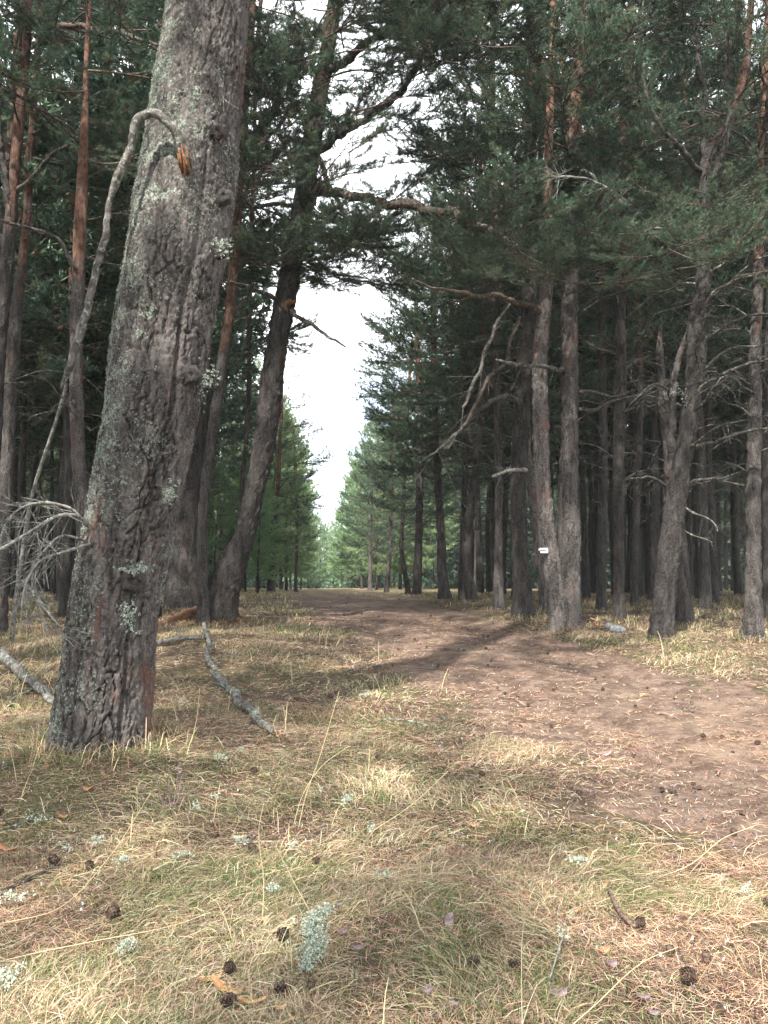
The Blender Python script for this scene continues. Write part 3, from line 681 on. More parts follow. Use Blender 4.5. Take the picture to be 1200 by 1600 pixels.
T4.limb([(452, 480, D4, 9), (470, 497, D4 - .3, 7), (500, 515, D4 - .5, 6), (539, 543, D4 - .7, 3)], 'dead_branch', M_DEAD, n=6, twig=7, seed=37)
T4.limb([(448, 478, D4 - .1, 10), (453, 471, D4 - .2, 9), (461, 471, D4 - .3, 5)], 'broken_stub', M_HEART, n=8, wob=0.002, seed=38)
T4.limb([(440, 470, D4, 7), (405, 455, D4 - .5, 7), (380, 445, D4 - .9, 6), (360, 440, D4 - 1.1, 4)], 'dead_branch', M_DEAD, n=6, twig=5, seed=39)
# drooping sprays around the leaning trunk
for px, py, az, sc in ((445, 385, -1.2, .7), (470, 400, -0.6, .75), (500, 395, -.3, .75), (430, 420, -2.2, .7), (520, 430, 0.1, .7), (485, 360, .6, .7), (450, 345, 2.2, .8), (540, 410, -.2, .6), (410, 360, 3.0, .8), (400, 400, -2.6, .8), (505, 445, -.7, .55), (560, 440, 0.0, .5)):
    T4.bough(P(px, py, D4 - rnd.uniform(-.3, .6)), az, R(rnd.uniform(-15, 10)), sc, rnd.uniform(-.4, .4))
for px, py, az, sc in ((420, 40, 3.0, .9), (470, 60, -.5, .8), (440, 120, -2.5, .9), (400, 100, 2.6, .9), (560, 40, .2, .8), (430, 10, -1.3, .8), (600, 20, -.4, .8), (650, 40, .5, .8), (700, 70, 0, .8), (640, -10, -1, .9), (730, 40, .2, .9), (560, 90, -.4, .7), (600, 80, .4, .8), (530, 150, -.5, .6), (690, 100, -.3, .8), (740, 110, .1, .8), (620, 210, -.3, .5), (660, 250, .2, .5), (590, 330, -.6, .5), (650, 345, -.3, .5), (700, 350, -.2, .6), (470, 180, 2.6, .8), (430, 260, 2.9, .8), (450, 230, -2.4, .7), (550, 20, -.9, .9), (610, -10, -.2, .9), (680, 130, -.5, .6)):
    T4.bough(P(px, py, D4 - rnd.uniform(0, 1.2)), az, R(rnd.uniform(-10, 20)), sc, rnd.uniform(-.5, .5))

mr = random.Random(91)
for x0, x1, y0, y1, da, db, lo, hi, n in ((400, 575, 335, 440, -.4, .8, .32, .6, 34), (380, 640, -10, 100, -.2, 1.6, .4, .75, 22), (600, 780, -10, 130, 0, 1.8, .35, .7, 20), (390, 470, 120, 300, -.3, 1, .35, .6, 14), (520, 700, 300, 350, .3, 1.4, .2, .35, 7)):
    for _ in range(n):
        T4.bough(P(mr.uniform(x0, x1), mr.uniform(y0, y1), D4 - mr.uniform(da, db)), mr.uniform(-3.1, 3.1), R(mr.uniform(-22, 12)), mr.uniform(lo, hi), mr.uniform(-.5, .5))
T5 = tree('pine_tree', 'slim reddish pine just left of the dark leaning pine, curving gently to the right',
     [(318, 935, 20), (318, 794, 15), (325, 725, 16), (335, 656, 16), (347, 570, 16), (359, 484, 16), (364, 430, 16), (372, 330, 14), (380, 200, 13), (392, 50, 12)], 15, (6.3, 15, 16), (3.0, 6.5, 10, dict(lmax=1.5)), D=12.2, trunk=dict(seed=31, orange_from=4.0, tone=0.5, lichen=0.15), base=(-2.75, 12.2, float(H(-2.75, 12.2))))
T6 = tree('pine_tree', 'thin grey pine sapling between the slim reddish pine and the leaning pine',
     [(372, 925, 9), (378, 760, 8), (387, 656, 8), (390, 484, 8), (393, 380, 7), (398, 200, 6)], 14, (5.5, 14, 13, dict(lmax=1.8)), (2.5, 5.5, 8, dict(lmax=1.3)), D=16.0, trunk=dict(seed=33, tone=0.5, nring=12), base=(-2.95, 16.0, float(H(-2.95, 16.0))))
T7 = tree('pine_tree', 'bent pale pine left of the thick leaning pine, its grey lower trunk bowed outward',
     [(146, 948, 26), (133, 850, 22), (129, 800, 22), (122, 700, 21), (119, 600, 20), (119, 530, 20), (122, 450, 20), (125, 367, 20), (128, 300, 19), (130, 250, 16), (132, 200, 13), (135, 110, 9)], 13, (6.0, 13, 16, dict(lmax=2.2)), (2.5, 7, 14, dict(lmax=1.6)), D=9.6,
     trunk=dict(seed=35, orange_from=4.2, tone=0.66, lichen=0.30, nring=30), base=(-3.42, 9.6, float(H(-3.42, 9.6))))
T8 = tree('pine_tree', 'orange-barked slim pine near the left edge, second trunk in from the side',
     [(8, 945, 24), (13, 690, 20), (18, 590, 20), (26, 485, 19), (32, 433, 15), (43, 333, 14), (45, 250, 13), (50, 207, 12), (54, 150, 11), (60, 60, 10)], 15, (7, 15, 16, dict(lmax=2.3)), (3, 8, 14, dict(lmax=1.8)), D=11.5, trunk=dict(seed=37, orange_from=4.8, tone=0.6), base=(-5.5, 11.5, float(H(-5.5, 11.5))))
T9 = tree('pine_tree', 'dark forked pine at the very left edge of the picture',
     [(-22, 950, 30), (-12, 700, 26), (0, 520, 22), (12, 400, 20), (21, 290, 18), (32, 167, 17), (42, 67, 14), (45, 0, 12)], 14.5, (6.5, 14.5, 16, dict(lmax=2.4)), (2.5, 7, 14, dict(lmax=1.9)), D=10.3, trunk=dict(seed=39, orange_from=5.2, tone=0.38), base=(-5.2, 10.3, float(H(-5.2, 10.3))))
T9.limb([(18, 330, 10.3, 12), (5, 250, 10.2, 11), (-2, 180, 10.1, 10), (-8, 120, 10, 8), (0, 40, 10, 6)], 'limb', seed=41, twig=4, boughs=3)
T9.limb([(20, 300, 10.3, 8), (60, 270, 10.2, 7), (80, 240, 10.1, 6), (110, 225, 10, 4)], 'dead_branch', M_DEAD, seed=42, twig=5)
T9.limb([(35, 42, 10.3, 9), (90, 40, 10, 9), (130, 42, 9.8, 9), (180, 52, 9.6, 8), (215, 60, 9.4, 7), (245, 72, 9.3, 5)], 'limb', M_TWIG, seed=43, twig=10, boughs=4)
T7.limb([(118, 420, 9.5, 7), (90, 375, 9.3, 6), (45, 355, 9.1, 5), (0, 345, 8.9, 4)], 'dead_branch', M_DEAD, seed=44, twig=8)
T7.limb([(122, 210, 9.5, 7), (80, 180, 9.3, 6), (35, 155, 9.2, 5), (0, 135, 9.0, 3)], 'dead_branch', M_DEAD, seed=45, twig=8)
a = Acc(); p0, p1, p2, p3 = P(30, 900, 10.6), P(50, 776, 10.4), P(91, 646, 10.1), P(104, 600, 10.0)
z0 = np.array([p0[0] - 0.12, p0[1] + .1, float(H(p0[0] - .12, p0[1] + .1)) - 0.05])
a.add(*tube(smooth_path([z0, p0, p1, p2, p3], 0.08), np.linspace(0.034, 0.02, len(smooth_path([z0, p0, p1, p2, p3], 0.08))), 8)); 
link('dead_pole', a.mesh('dead_pole', [M_GREYWOOD]), label='thin dead pole leaning right among the trunks at the left', category='dead tree')

def far_tree(name, label, pts, D, top, crown, dead, **kw):
    b = P(pts[0][0], pts[0][1], D); b = (b[0], D, float(H(b[0], D)))
    return tree(name, label, pts, top, crown, dead, D=D, base=b, trunk=dict(nring=14, step=0.15, **kw))
BL = dict(kit=BOUGH_LOW)
far_tree('pine_tree', 'straight pine with an orange band on its trunk, left of the road before bright trees', [(426, 912, 8), (428, 850, 7.5), (432, 792, 7), (435, 750, 7), (437, 700, 6)], 30, 8.5, (2.6, 8.4, 24, dict(lmax=1.8, **BL)), (1.2, 4, 12, dict(lmax=2.0)), seed=51, orange_from=3.3, tone=.7)
far_tree('pine_tree', 'small slim pine at the left verge where the road disappears', [(462, 912, 6), (464, 833, 5), (463, 760, 5)], 36, 8.0, (2.2, 8.0, 20, dict(lmax=1.3, **BL)), (1.5, 4, 8, dict(lmax=1.5)), seed=52, orange_from=5, tone=.5)

# ------------------------------------------------------------------ named pines, right of the road
R1 = tree('pine_tree', 'dark straight pine just left of the twin-stemmed pine on the right verge',
     [(818, 966, 33), (814, 900, 27), (810, 775, 25), (815, 650, 26), (822, 525, 26), (825, 483, 26), (828, 380, 22), (828, 250, 18), (832, 100, 14)], 15, (6.0, 15, 18, dict(lmax=2.8)), (2.5, 6.8, 20, dict(lmax=2.0)), trunk=dict(seed=61, tone=0.30, nring=36, step=0.04, orange_from=8, lichen=.02))
DR = R1.base[1]
R0 = tree('pine_tree', 'pale narrow trunk glimpsed between the dark pine and the marked pine stem',
     [(848, 944, 14), (842, 870, 13), (832, 775, 13), (824, 700, 12), (823, 640, 11), (833, 500, 10), (842, 300, 9)], 14, (6.5, 14, 14), None, D=DR + 2.2, trunk=dict(seed=62, tone=1.15, nring=16, orange_from=12, lichen=.2), base=((848 - 600) / FPX * (DR + 2.2), DR + 2.2, float(H((848 - 600) / FPX * (DR + 2.2), DR + 2.2))))
g2 = G(880, 981)
R2 = tree('twin_pine', 'twin-stemmed pine on the right verge, its pale left stem carrying a small white plate',
     [(884, 982, 44), (885, 940, 43), (888, 880, 37), (889, 817, 35), (887, 754, 30), (890, 692, 27), (890, 608, 27), (890, 546, 26), (890, 492, 26), (893, 400, 24), (896, 300, 23), (899, 233, 22), (900, 160, 19), (906, 83, 16), (908, 0, 13)], 15.5,
     (6.3, 15.5, 20, dict(lmax=2.8)), (3, 6.3, 9, dict(lmax=1.8)), trunk=dict(seed=63, tone=0.85, nring=44, step=0.03, orange_from=7.0, lichen=.18))
D2 = R2.base[1]
g, sp = spine([(872, 984, 30), (869, 930, 30), (862, 880, 29), (853, 817, 28), (848, 754, 25), (846, 692, 25), (844, 608, 25), (846, 525, 24), (851, 483, 22), (856, 400, 19), (856, 300, 16), (858, 200, 14), (862, 100, 11), (864, 0, 9)], top=14.5, D=D2 - .12, base=P(872, 984, D2 - .12) + np.array([0, 0, 0]))
ac, q2 = trunk_acc(sp, R2.base, nring=32, step=0.03, orange_from=5.0, lichen=.10, tone=1.45, seed=64, flare=.3)
link('trunk', ac.mesh('stem', [M_BARK]), R2.root, label='paler left stem of the pair')
sv = R2.q; R2.q = q2; R2.crown(6.2, 14.4, 12, 2.6); R2.dead(2.4, 6.2, 8, lmax=1.2); R2.q = sv
R2.limb([(850, 490, D2 - .1, 12), (830, 480, D2 - .3, 10), (805, 470, D2 - .6, 9), (770, 463, D2 - .9, 8), (730, 460, D2 - 1.2, 7), (690, 452, D2 - 1.4, 5), (650, 440, D2 - 1.6, 3)], 'dead_branch', M_TWIG, twig=6, seed=65)
R2.limb([(880, 578, D2 - .1, 9), (850, 573, D2 - .5, 7), (800, 568, D2 - .9, 7), (775, 562, D2 - 1.2, 4)], 'dead_branch', M_DEAD, twig=4, seed=66)
R1.limb([(812, 628, DR, 9), (790, 620, DR - .4, 8), (765, 628, DR - .8, 7), (735, 655, DR - 1.2, 6), (700, 690, DR - 1.6, 5), (660, 720, DR - 1.9, 3)], 'dead_branch', M_DEAD, twig=14, seed=67)
# two broken branches hanging down with their twigs
for k, pl in enumerate(([(797, 475, 5), (780, 500, 7), (765, 530, 8), (750, 575, 8), (735, 610, 7), (722, 640, 6)], [(812, 495, 5), (800, 530, 8), (790, 565, 9), (765, 590, 9), (745, 630, 8), (725, 665, 7), (700, 700, 4)])):
    R1.limb([(x, y, DR - .8 - .1 * i, w * .7) for i, (x, y, w) in enumerate(pl)], 'hanging_branch', M_GREYWOOD if k == 0 else M_TWIG, twig=12, seed=70 + k, wob=0.02)
R2.limb([(822, 735, D2 - .3, 7), (805, 733, D2 - .5, 6), (785, 738, D2 - .7, 5), (770, 745, D2 - .8, 5)], 'lichened_branch', M_GREYWOOD, twig=4, seed=72)
lichen_tuft('lichen_tuft', R2.root, R2.base, 800, 733, D2 - .55, 46, 8, 26, 50); lichen_tuft('lichen_tuft', R2.root, R2.base, 838, 728, D2 - .3, 18, 12, 16, 51)
R2.limb([(905, 640, D2, 7), (930, 640, D2 - .3, 6), (960, 625, D2 - .5, 5), (1000, 617, D2 - .8, 4), (1030, 600, D2 - 1, 4)], 'dead_branch', M_DEAD, twig=6, seed=73)
R2.limb([(903, 612, D2, 6), (930, 612, D2 - .3, 5), (960, 620, D2 - .5, 4), (985, 612, D2 - .6, 3)], 'dead_branch', M_DEAD, twig=6, seed=74)
R2.limb([(905, 228, D2, 11), (925, 212, D2 - .2, 10), (950, 192, D2 - .4, 9), (985, 165, D2 - .6, 7), (1010, 150, D2 - .8, 5)], 'limb', M_BARK, twig=6, boughs=3, seed=75)
mr = random.Random(55)
for tr_, x0, x1, y0, y1, Da, Db, n in ((R1, 740, 850, 330, 440, 10.8, 12.0, 10), (R1, 720, 860, 10, 110, 10.5, 12.5, 9), (R2, 800, 960, 340, 450, 10.0, 11.6, 13), (R2, 850, 1010, 60, 160, 10.3, 12.3, 6)):
    for _ in range(n):
        tr_.bough(P(mr.uniform(x0, x1), mr.uniform(y0, y1), mr.uniform(Da, Db)), mr.uniform(-3.1, 0.4), R(mr.uniform(-20, 15)), mr.uniform(.35, .65), mr.uniform(-.5, .5))
# marker plate nailed to the pale stem
pm = P(849, 860, D2 - .12 - 0.135 - .02)
mk = link('marker_plate', None, loc=pm, rot=(0, 0, R(8)), label='small white trail marker plate with a black stroke, nailed to the pale pine stem', category='trail marker')
def box(acc, c, s, m=0):
    v = np.array([[x, y, z] for x in (-1, 1) for y in (-1, 1) for z in (-1, 1)]) * np.array(s) / 2 + np.array(c)
    acc.add(v, [[0, 1, 3], [0, 3, 2], [4, 6, 7], [4, 7, 5], [0, 4, 5], [0, 5, 1], [2, 3, 7], [2, 7, 6], [0, 2, 6], [0, 6, 4], [1, 5, 7], [1, 7, 3]], m)
a = Acc(); box(a, (0.012, 0, 0), (0.115, 0.006, 0.075)); box(a, (-0.055, 0.002, 0.012), (0.03, 0.006, 0.03)); link('plate', a.mesh('plate', [M_WHITE], False), mk)
a = Acc(); box(a, (-0.012, -0.005, 0.0), (0.085, 0.003, 0.011)); box(a, (0.026, -0.0055, 0.002), (0.014, 0.003, 0.019)); link('printed_stroke', a.mesh('printed_stroke', [M_BLACK], False), mk)
for z in (-0.028, 0.028):
    a = Acc(); a.add(*tube(np.array([[0.06, -0.001, z], [0.06, -0.008, z]]), np.array([0.003, 0.003]), 8)); link('nail', a.mesh('nail', [M_BLACK]), mk)

R4 = tree('pine_tree', 'straight dark pine between the twin-stemmed pine and the forked pine on the right',
     [(967, 971, 19), (967, 900, 18), (967, 817, 18), (967, 692, 18), (969, 608, 19), (969, 504, 18), (970, 400, 16), (974, 250, 13)], 15, (6.2, 15, 15, dict(lmax=2.4)), (2.2, 7, 24, dict(lmax=2.1)), trunk=dict(seed=81, tone=0.34, orange_from=6.5, lichen=.02))
R5 = tree('forked_pine', 'knobbly forked pine on the right, dark stem leaning right with many curved side branches',
     [(1033, 1000, 36), (1037, 950, 33), (1043, 880, 34), (1051, 820, 34), (1060, 760, 31), (1071, 692, 28), (1081, 629, 29), (1088, 567, 30), (1089, 504, 28), (1098, 454, 24), (1100, 400, 22), (1102, 317, 19), (1105, 250, 19), (1122, 217, 16), (1140, 190, 14), (1156, 140, 13), (1166, 100, 12), (1170, 50, 11)], 14.5,
     (6.8, 14.5, 15, dict(lmax=2.4)), (2.4, 7.2, 26, dict(lmax=2.3, az0=0.0, spread=2.2)), trunk=dict(seed=82, tone=0.22, nring=44, step=0.03, orange_from=6.6, lichen=.12))
D5 = R5.base[1]
R5.limb([(1054, 800, D5 + .05, 22), (1050, 740, D5 + .08, 15), (1050, 680, D5 + .1, 12), (1053, 620, D5 + .1, 11), (1058, 575, D5 + .1, 10), (1067, 545, D5 + .1, 8), (1072, 518, D5 + .1, 3)], 'stem', twig=2, seed=83, n=20, wob=.005)
R5.limb([(1104, 245, D5, 15), (1102, 200, D5, 12), (1098, 150, D5, 10), (1090, 80, D5, 8), (1085, 0, D5, 6)], 'limb', twig=5, boughs=4, seed=84)
R5.limb([(1103, 300, D5, 11), (1118, 270, D5 - .2, 10), (1135, 225, D5 - .3, 9), (1140, 170, D5 - .4, 8), (1135, 110, D5 - .5, 7), (1150, 0, D5 - .5, 5)], 'limb', twig=5, boughs=3, seed=85)
R5.limb([(1096, 270, D5, 10), (1070, 240, D5 - .3, 9), (1040, 205, D5 - .5, 7), (1015, 165, D5 - .6, 6), (1005, 110, D5 - .6, 5)], 'limb', twig=8, boughs=3, seed=86)
mr = random.Random(56)
for x0, x1, y0, y1, Da, Db, n in ((940, 1110, 350, 450, 9.6, 11.0, 13), (1130, 1200, 340, 440, 9.8, 11.2, 4), (960, 1200, -20, 70, 10, 12, 6), (1010, 1110, 355, 425, 9.0, 9.6, 7)):
    for _ in range(n):
        R5.bough(P(mr.uniform(x0, x1), mr.uniform(y0, y1), mr.uniform(Da, Db)), mr.uniform(-3.1, 0.4), R(mr.uniform(-20, 15)), mr.uniform(.35, .6), mr.uniform(-.5, .5))
R2.limb([(985, 330, D2 - 1, 5), (960, 300, D2 - 1.2, 5), (930, 285, D2 - 1.3, 4), (880, 275, D2 - 1.4, 4), (830, 285, D2 - 1.5, 3)], 'dead_branch', M_GREYWOOD, twig=34, seed=110, wob=.02)
R2.limb([(900, 262, D2 - .2, 6), (925, 275, D2 - .8, 5), (950, 300, D2 - 1.1, 4), (975, 320, D2 - 1.2, 3)], 'dead_branch', M_GREYWOOD, twig=26, seed=111, wob=.02)
for k, pl in enumerate(([(1080, 640, 12), (1100, 600, 10), (1130, 585, 9), (1170, 570, 8), (1215, 555, 6)], [(1085, 700, 10), (1110, 690, 9), (1150, 680, 8), (1205, 668, 6)], [(1092, 540, 10), (1115, 520, 9), (1150, 500, 8), (1200, 490, 6)], [(1095, 480, 10), (1120, 455, 9), (1160, 435, 8), (1210, 420, 5)],
                        [(1075, 760, 9), (1090, 752, 9), (1120, 748, 7), (1140, 742, 4)], [(1040, 760, 8), (1020, 745, 7), (1003, 748, 5), (985, 746, 3)], [(1065, 790, 7), (1085, 800, 6), (1110, 815, 4), (1120, 830, 3)], [(1085, 590, 9), (1120, 560, 8), (1150, 545, 7), (1190, 540, 5)],
                        [(1070, 830, 5), (1095, 840, 4), (1112, 850, 3)], [(1045, 610, 7), (1025, 600, 6), (1005, 612, 4), (985, 630, 3)], [(1098, 440, 10), (1140, 400, 8), (1170, 380, 7), (1210, 370, 5)])):
    R5.limb([(x, y, D5 - .2 * i, w * .6) for i, (x, y, w) in enumerate(pl)], 'dead_branch', M_DEAD, twig=9, seed=90 + k, wob=0.02)
lichen_tuft('lichen_tuft', R5.root, R5.base, 1062, 620, D5 - .35, 34, 34, 40, 60); lichen_tuft('lichen_tuft', R5.root, R5.base, 1045, 614, D5 - .35, 26, 8, 16, 61)
R5b = tree('pine_snag', 'orange-topped broken pine just behind the forked pine',
     [(1068, 977, 28), (1062, 860, 24), (1046, 720, 17), (1034, 600, 14), (1031, 550, 11), (1032, 506, 3)], 4.9, None, (2.4, 4.6, 8, dict(lmax=1.4)), rtop=.04, trunk=dict(seed=87, tone=0.5, orange_from=4.1, lichen=.05))
R6 = tree('pine_tree', 'pine with bright orange upper trunk by the right edge of the picture',
     [(1177, 1000, 33), (1177, 950, 28), (1177, 900, 25), (1177, 775, 22), (1179, 650, 21), (1181, 525, 18), (1184, 462, 17), (1186, 380, 15), (1186, 300, 13), (1190, 200, 11)], 15, (6.2, 15, 15, dict(lmax=2.4)), (2.0, 7.5, 28, dict(lmax=2.1)), trunk=dict(seed=88, tone=0.58, nring=32, step=.04, orange_from=4.7, lichen=.12))
R7 = tree('pine_tree', 'dark pine trunk cut by the right edge of the picture', [(1203, 972, 22), (1200, 850, 17), (1199, 650, 16), (1203, 450, 14), (1206, 300, 12)], 14, (6, 14, 14, dict(lmax=2.4)), (2.5, 6, 10), trunk=dict(seed=89, tone=0.3, orange_from=7))

def back(label, pts, D, top=14.5, c=(5.0, 1.0, 18, 2.5), dd=(1.6, 20, 2.0), name='pine_tree', **kw):
    return far_tree(name, label, pts, D, top, (c[0], top * c[1], c[2], dict(lmax=c[3], kit=BOUGH_LOW)), (dd[0], c[0] + 1, dd[1], dict(lmax=dd[2])), **kw)
back('dark gnarled pine with one crooked arm behind the twin-stemmed pine', [(940, 955, 17), (940, 840, 15), (943, 700, 13), (940, 550, 12), (942, 400, 10)], 15.5, seed=101, tone=.3)
back('dark pine seen in the gap before the forked pine', [(992, 955, 13), (994, 800, 12), (998, 700, 11), (1000, 560, 9)], 17, seed=102, tone=.32, orange_from=4.5)
back('pale grey pine with a lichened foot, left of the dark pine on the right verge', [(779, 944, 19), (779, 860, 13), (779, 775, 12), (778, 692, 12), (776, 600, 11), (774, 480, 9)], 15.8, seed=103, tone=.75, lichen=.2, c=(4.0, 1, 40, 2.4))
back('dark pine bowed to the left behind the pale grey pine', [(738, 936, 19), (731, 900, 15), (735, 796, 14), (745, 720, 13), (752, 640, 12), (754, 560, 10)], 18.5, 12, seed=104, tone=.34, orange_from=4.6, c=(3.6, 1, 44, 2.5))
back('slim dark pine touching the bowed pine on its left side', [(722, 935, 13), (724, 840, 11), (727, 720, 10), (728, 600, 9)], 19.5, 11.6, seed=105, tone=.34, c=(3.4, 1, 34, 2.3))
back('sturdy pine with swollen foot and reddish upper trunk, right of the road further on', [(695, 934, 20), (691, 900, 16), (690, 854, 14), (685, 770, 12), (679, 625, 10), (678, 500, 9)], 20.5, 11.3, seed=106, tone=.52, orange_from=4.4, c=(3.0, 1, 52, 2.1))
back('dark lichen-flecked pine left of the sturdy swollen-footed pine', [(651, 927, 15), (654, 850, 13), (656, 760, 12), (657, 650, 10)], 25, 11.3, seed=107, tone=.4, lichen=.2, c=(2.6, .98, 52, 1.9))
back('thin crooked pine curving like a bow by the road in the middle distance', [(638, 926, 9), (631, 885, 8), (627, 850, 7), (630, 800, 6), (632, 740, 5)], 27, 9.0, seed=108, tone=.5, c=(2.6, 1, 40, 1.7))
back('leaning slim pine further up the right side of the road', [(604, 922, 8), (609, 870, 7), (610, 820, 6), (612, 760, 5)], 33, 8.2, seed=109, tone=.5, c=(2.0, 1, 44, 1.8))
back('pale thin pine standing closest to the far bend on the right', [(578, 922, 6.5), (579, 850, 5.5), (580, 780, 5)], 38, 6.6, seed=110, tone=.85, c=(1.8, 1, 40, 1.6))

# ------------------------------------------------------------------ trees further off
def far_trunk(seed, h=13.5, r=0.13):
    g_ = np.zeros(3); rr = random.Random(seed); rows = []; x = y = 0; lx, ly = rr.uniform(-.05, .05), rr.uniform(-.05, .05)
    for k in range(12):
        z = h * k / 11 - (0.3 if k == 0 else 0); rows.append([x, y, z, r * (1 - 0.8 * k / 11)]); x += lx + rr.uniform(-.07, .07); y += ly + rr.uniform(-.07, .07)
    acc, q = trunk_acc(np.array(rows), g_, nring=9, step=0.3, orange_from=6.5, lichen=.08, tone=.30, seed=seed)
    return acc, q
def far_crown(seed, q, h0=5.0, n=34, lmax=2.4, lod=2):
    rr = random.Random(seed + 1); acc = Acc(); kits = far_crown.kits; az = rr.uniform(0, 6); htop = q[-1, 2]
    for k in range(n):
        u = (k + rr.uniform(0, 1)) / n; h = h0 + (htop - h0) * u; i = int(np.argmin(np.abs(q[:, 2] - h))); az += 2.4 + rr.uniform(-.6, .6)
        L = lmax * (.35 + .65 * math.sin(math.pi * (.25 + .75 * u)) ** .8) * rr.uniform(.7, 1.15)
        M = np.array(rot(az, R(-10 + 55 * u ** 1.5 + rr.uniform(-14, 14)), rr.uniform(-.4, .4)).to_matrix()) * (L / 2.2)
        K = kits[rr.randrange(len(kits))]
        for v, f, m, c in zip(*K): acc.add(v @ M.T + q[i, :3], f, m[0], c)
    return acc
_k = []
for k in range(5):
    b = make_bough(400 + k, lod=2); off = np.concatenate([[0], np.cumsum([len(v) for v in b.v])])
    _k.append(([v for v in b.v], [f - o for f, o in zip(b.f, off)], b.m, b.c))
far_crown.kits = _k
def far_dead(seed, q, h0, h1, n):
    rr = random.Random(seed); acc = Acc()
    for k in range(n):
        h = h0 + (h1 - h0) * rr.random(); i = int(np.argmin(np.abs(q[:, 2] - h))); D_ = make_dead(seed * 50 + k, rr.uniform(.7, 1.7), 4, 0.014)
        M = np.array(rot(rr.uniform(0, 6.3), R(rr.uniform(-10, 25)), rr.uniform(-.5, .5)).to_matrix())
        for v, f, o in zip(D_.v, D_.f, np.concatenate([[0], np.cumsum([len(v) for v in D_.v])])): acc.add(v @ M.T + q[i, :3], f - o)
    return acc
def bright(acc, on):  # lifts needle tint so far crowns look sunlit and pale
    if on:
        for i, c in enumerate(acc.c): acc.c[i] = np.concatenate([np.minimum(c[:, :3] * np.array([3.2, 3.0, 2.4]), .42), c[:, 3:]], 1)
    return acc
FAR = []
for k in range(6):
    ac, q = far_trunk(500 + k); h0 = [5.2, 6.0, 4.6, 5.6, 1.6, 2.0][k]
    FAR.append((ac.mesh('far_trunk', [M_BARK]), bright(far_crown(600 + k, q, h0, 25 if k < 4 else 84), k >= 4).mesh('far_crown', [M_TWIG, M_SUNLIT if k > 3 else M_NEEDLE]), far_dead(700 + k, q, 1.6, h0 + .8, 12).mesh('far_dead', [M_DEAD])))

def put_far(x, y, k, sc, label, group, dead=True, sz=None, name='pine_tree'):
    z = float(H(x, y)) - 0.02
    r_ = link(name, None, loc=(x, y, z), rot=(0, 0, rnd.uniform(0, 6.3)), scale=(sc, sc, sz or sc), label=label, category='tree', group=group)
    link('trunk', FAR[k][0], r_); link('crown', FAR[k][1], r_)
    if dead: link('dead_branches', FAR[k][2], r_, kind='stuff')
    return r_
taken = [(o.location.x, o.location.y) for o in SC.objects if o.get('category') == 'tree']
def free(x, y, d): return all((x - a_) ** 2 + (y - b_) ** 2 > d * d for a_, b_ in taken)
fr = random.Random(21); cnt = 0
def fill(xa, xb, ya, yb, n, d, label, group, kinds, smin=.8, smax=1.15, margin=1.3, lim=None):
    k = 0
    for _ in range(n * 30):
        if k >= n: break
        y = ya + (yb - ya) * fr.random() ** 0.8; x = fr.uniform(xa, xb)
        if abs(float(road_uv(x, y))) < margin: continue
        if lim and not lim(x, y): continue
        if not free(x, y, d): continue
        taken.append((x, y)); k += 1
        put_far(x, y, kinds[fr.randrange(len(kinds))], fr.uniform(smin, smax), label, group, True)
G_R = 'slender pines crowded deep in the forest right of the road'
G_L = 'slender pines crowded deep in the forest left of the road'
fill(3, 26, 16, 34, 88, 1.3, 'slender dark pine deep among the crowded trunks right of the road', G_R, [0, 1, 2, 3], lim=lambda x, y: 2.2 + 0 * y < x < 0.56 * y + 3 and x > 2.6 - 0.06 * (y - 16))
fill(-1, 34, 34, 62, 48, 1.9, 'slender dark pine deep among the crowded trunks right of the road', G_R, [0, 1, 2, 3], smin=.85, smax=1.1, lim=lambda x, y: road_uv(x, y) > 2.6 and x < .55 * y + 3)
fill(-24, -3.5, 12.5, 34, 75, 1.5, 'slender dark pine deep among the crowded trunks left of the road', G_L, [0, 1, 2, 3], lim=lambda x, y: x > -.56 * y - 3 and x < -0.165 * y - 1.4)
fill(-34, -8, 34, 60, 45, 2.1, 'slender dark pine deep among the crowded trunks left of the road', G_L, [0, 1, 2, 3], smin=.85, smax=1.1, lim=lambda x, y: road_uv(x, y) < -2.6 and x > -.55 * y - 3)
# bright bushy pines lining the far end of the road
G_E = 'bushy green pines lining the far stretch of the road'
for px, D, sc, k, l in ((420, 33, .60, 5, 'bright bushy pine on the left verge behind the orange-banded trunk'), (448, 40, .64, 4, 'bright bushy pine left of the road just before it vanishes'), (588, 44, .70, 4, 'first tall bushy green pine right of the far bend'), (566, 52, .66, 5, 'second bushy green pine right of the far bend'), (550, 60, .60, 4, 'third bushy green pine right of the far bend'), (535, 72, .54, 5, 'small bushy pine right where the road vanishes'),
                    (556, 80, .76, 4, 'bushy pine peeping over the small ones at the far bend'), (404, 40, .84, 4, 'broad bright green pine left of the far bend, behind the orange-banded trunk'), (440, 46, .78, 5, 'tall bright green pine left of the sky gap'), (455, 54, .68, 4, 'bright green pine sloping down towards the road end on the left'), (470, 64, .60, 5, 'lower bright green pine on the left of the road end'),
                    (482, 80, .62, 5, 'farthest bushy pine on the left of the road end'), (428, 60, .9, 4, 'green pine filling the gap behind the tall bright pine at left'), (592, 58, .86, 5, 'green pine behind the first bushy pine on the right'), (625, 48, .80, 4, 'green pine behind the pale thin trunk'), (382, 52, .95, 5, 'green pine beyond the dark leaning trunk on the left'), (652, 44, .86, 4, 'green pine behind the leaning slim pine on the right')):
    put_far((px - 600) / FPX * D, D, k, sc, l, G_E, True)
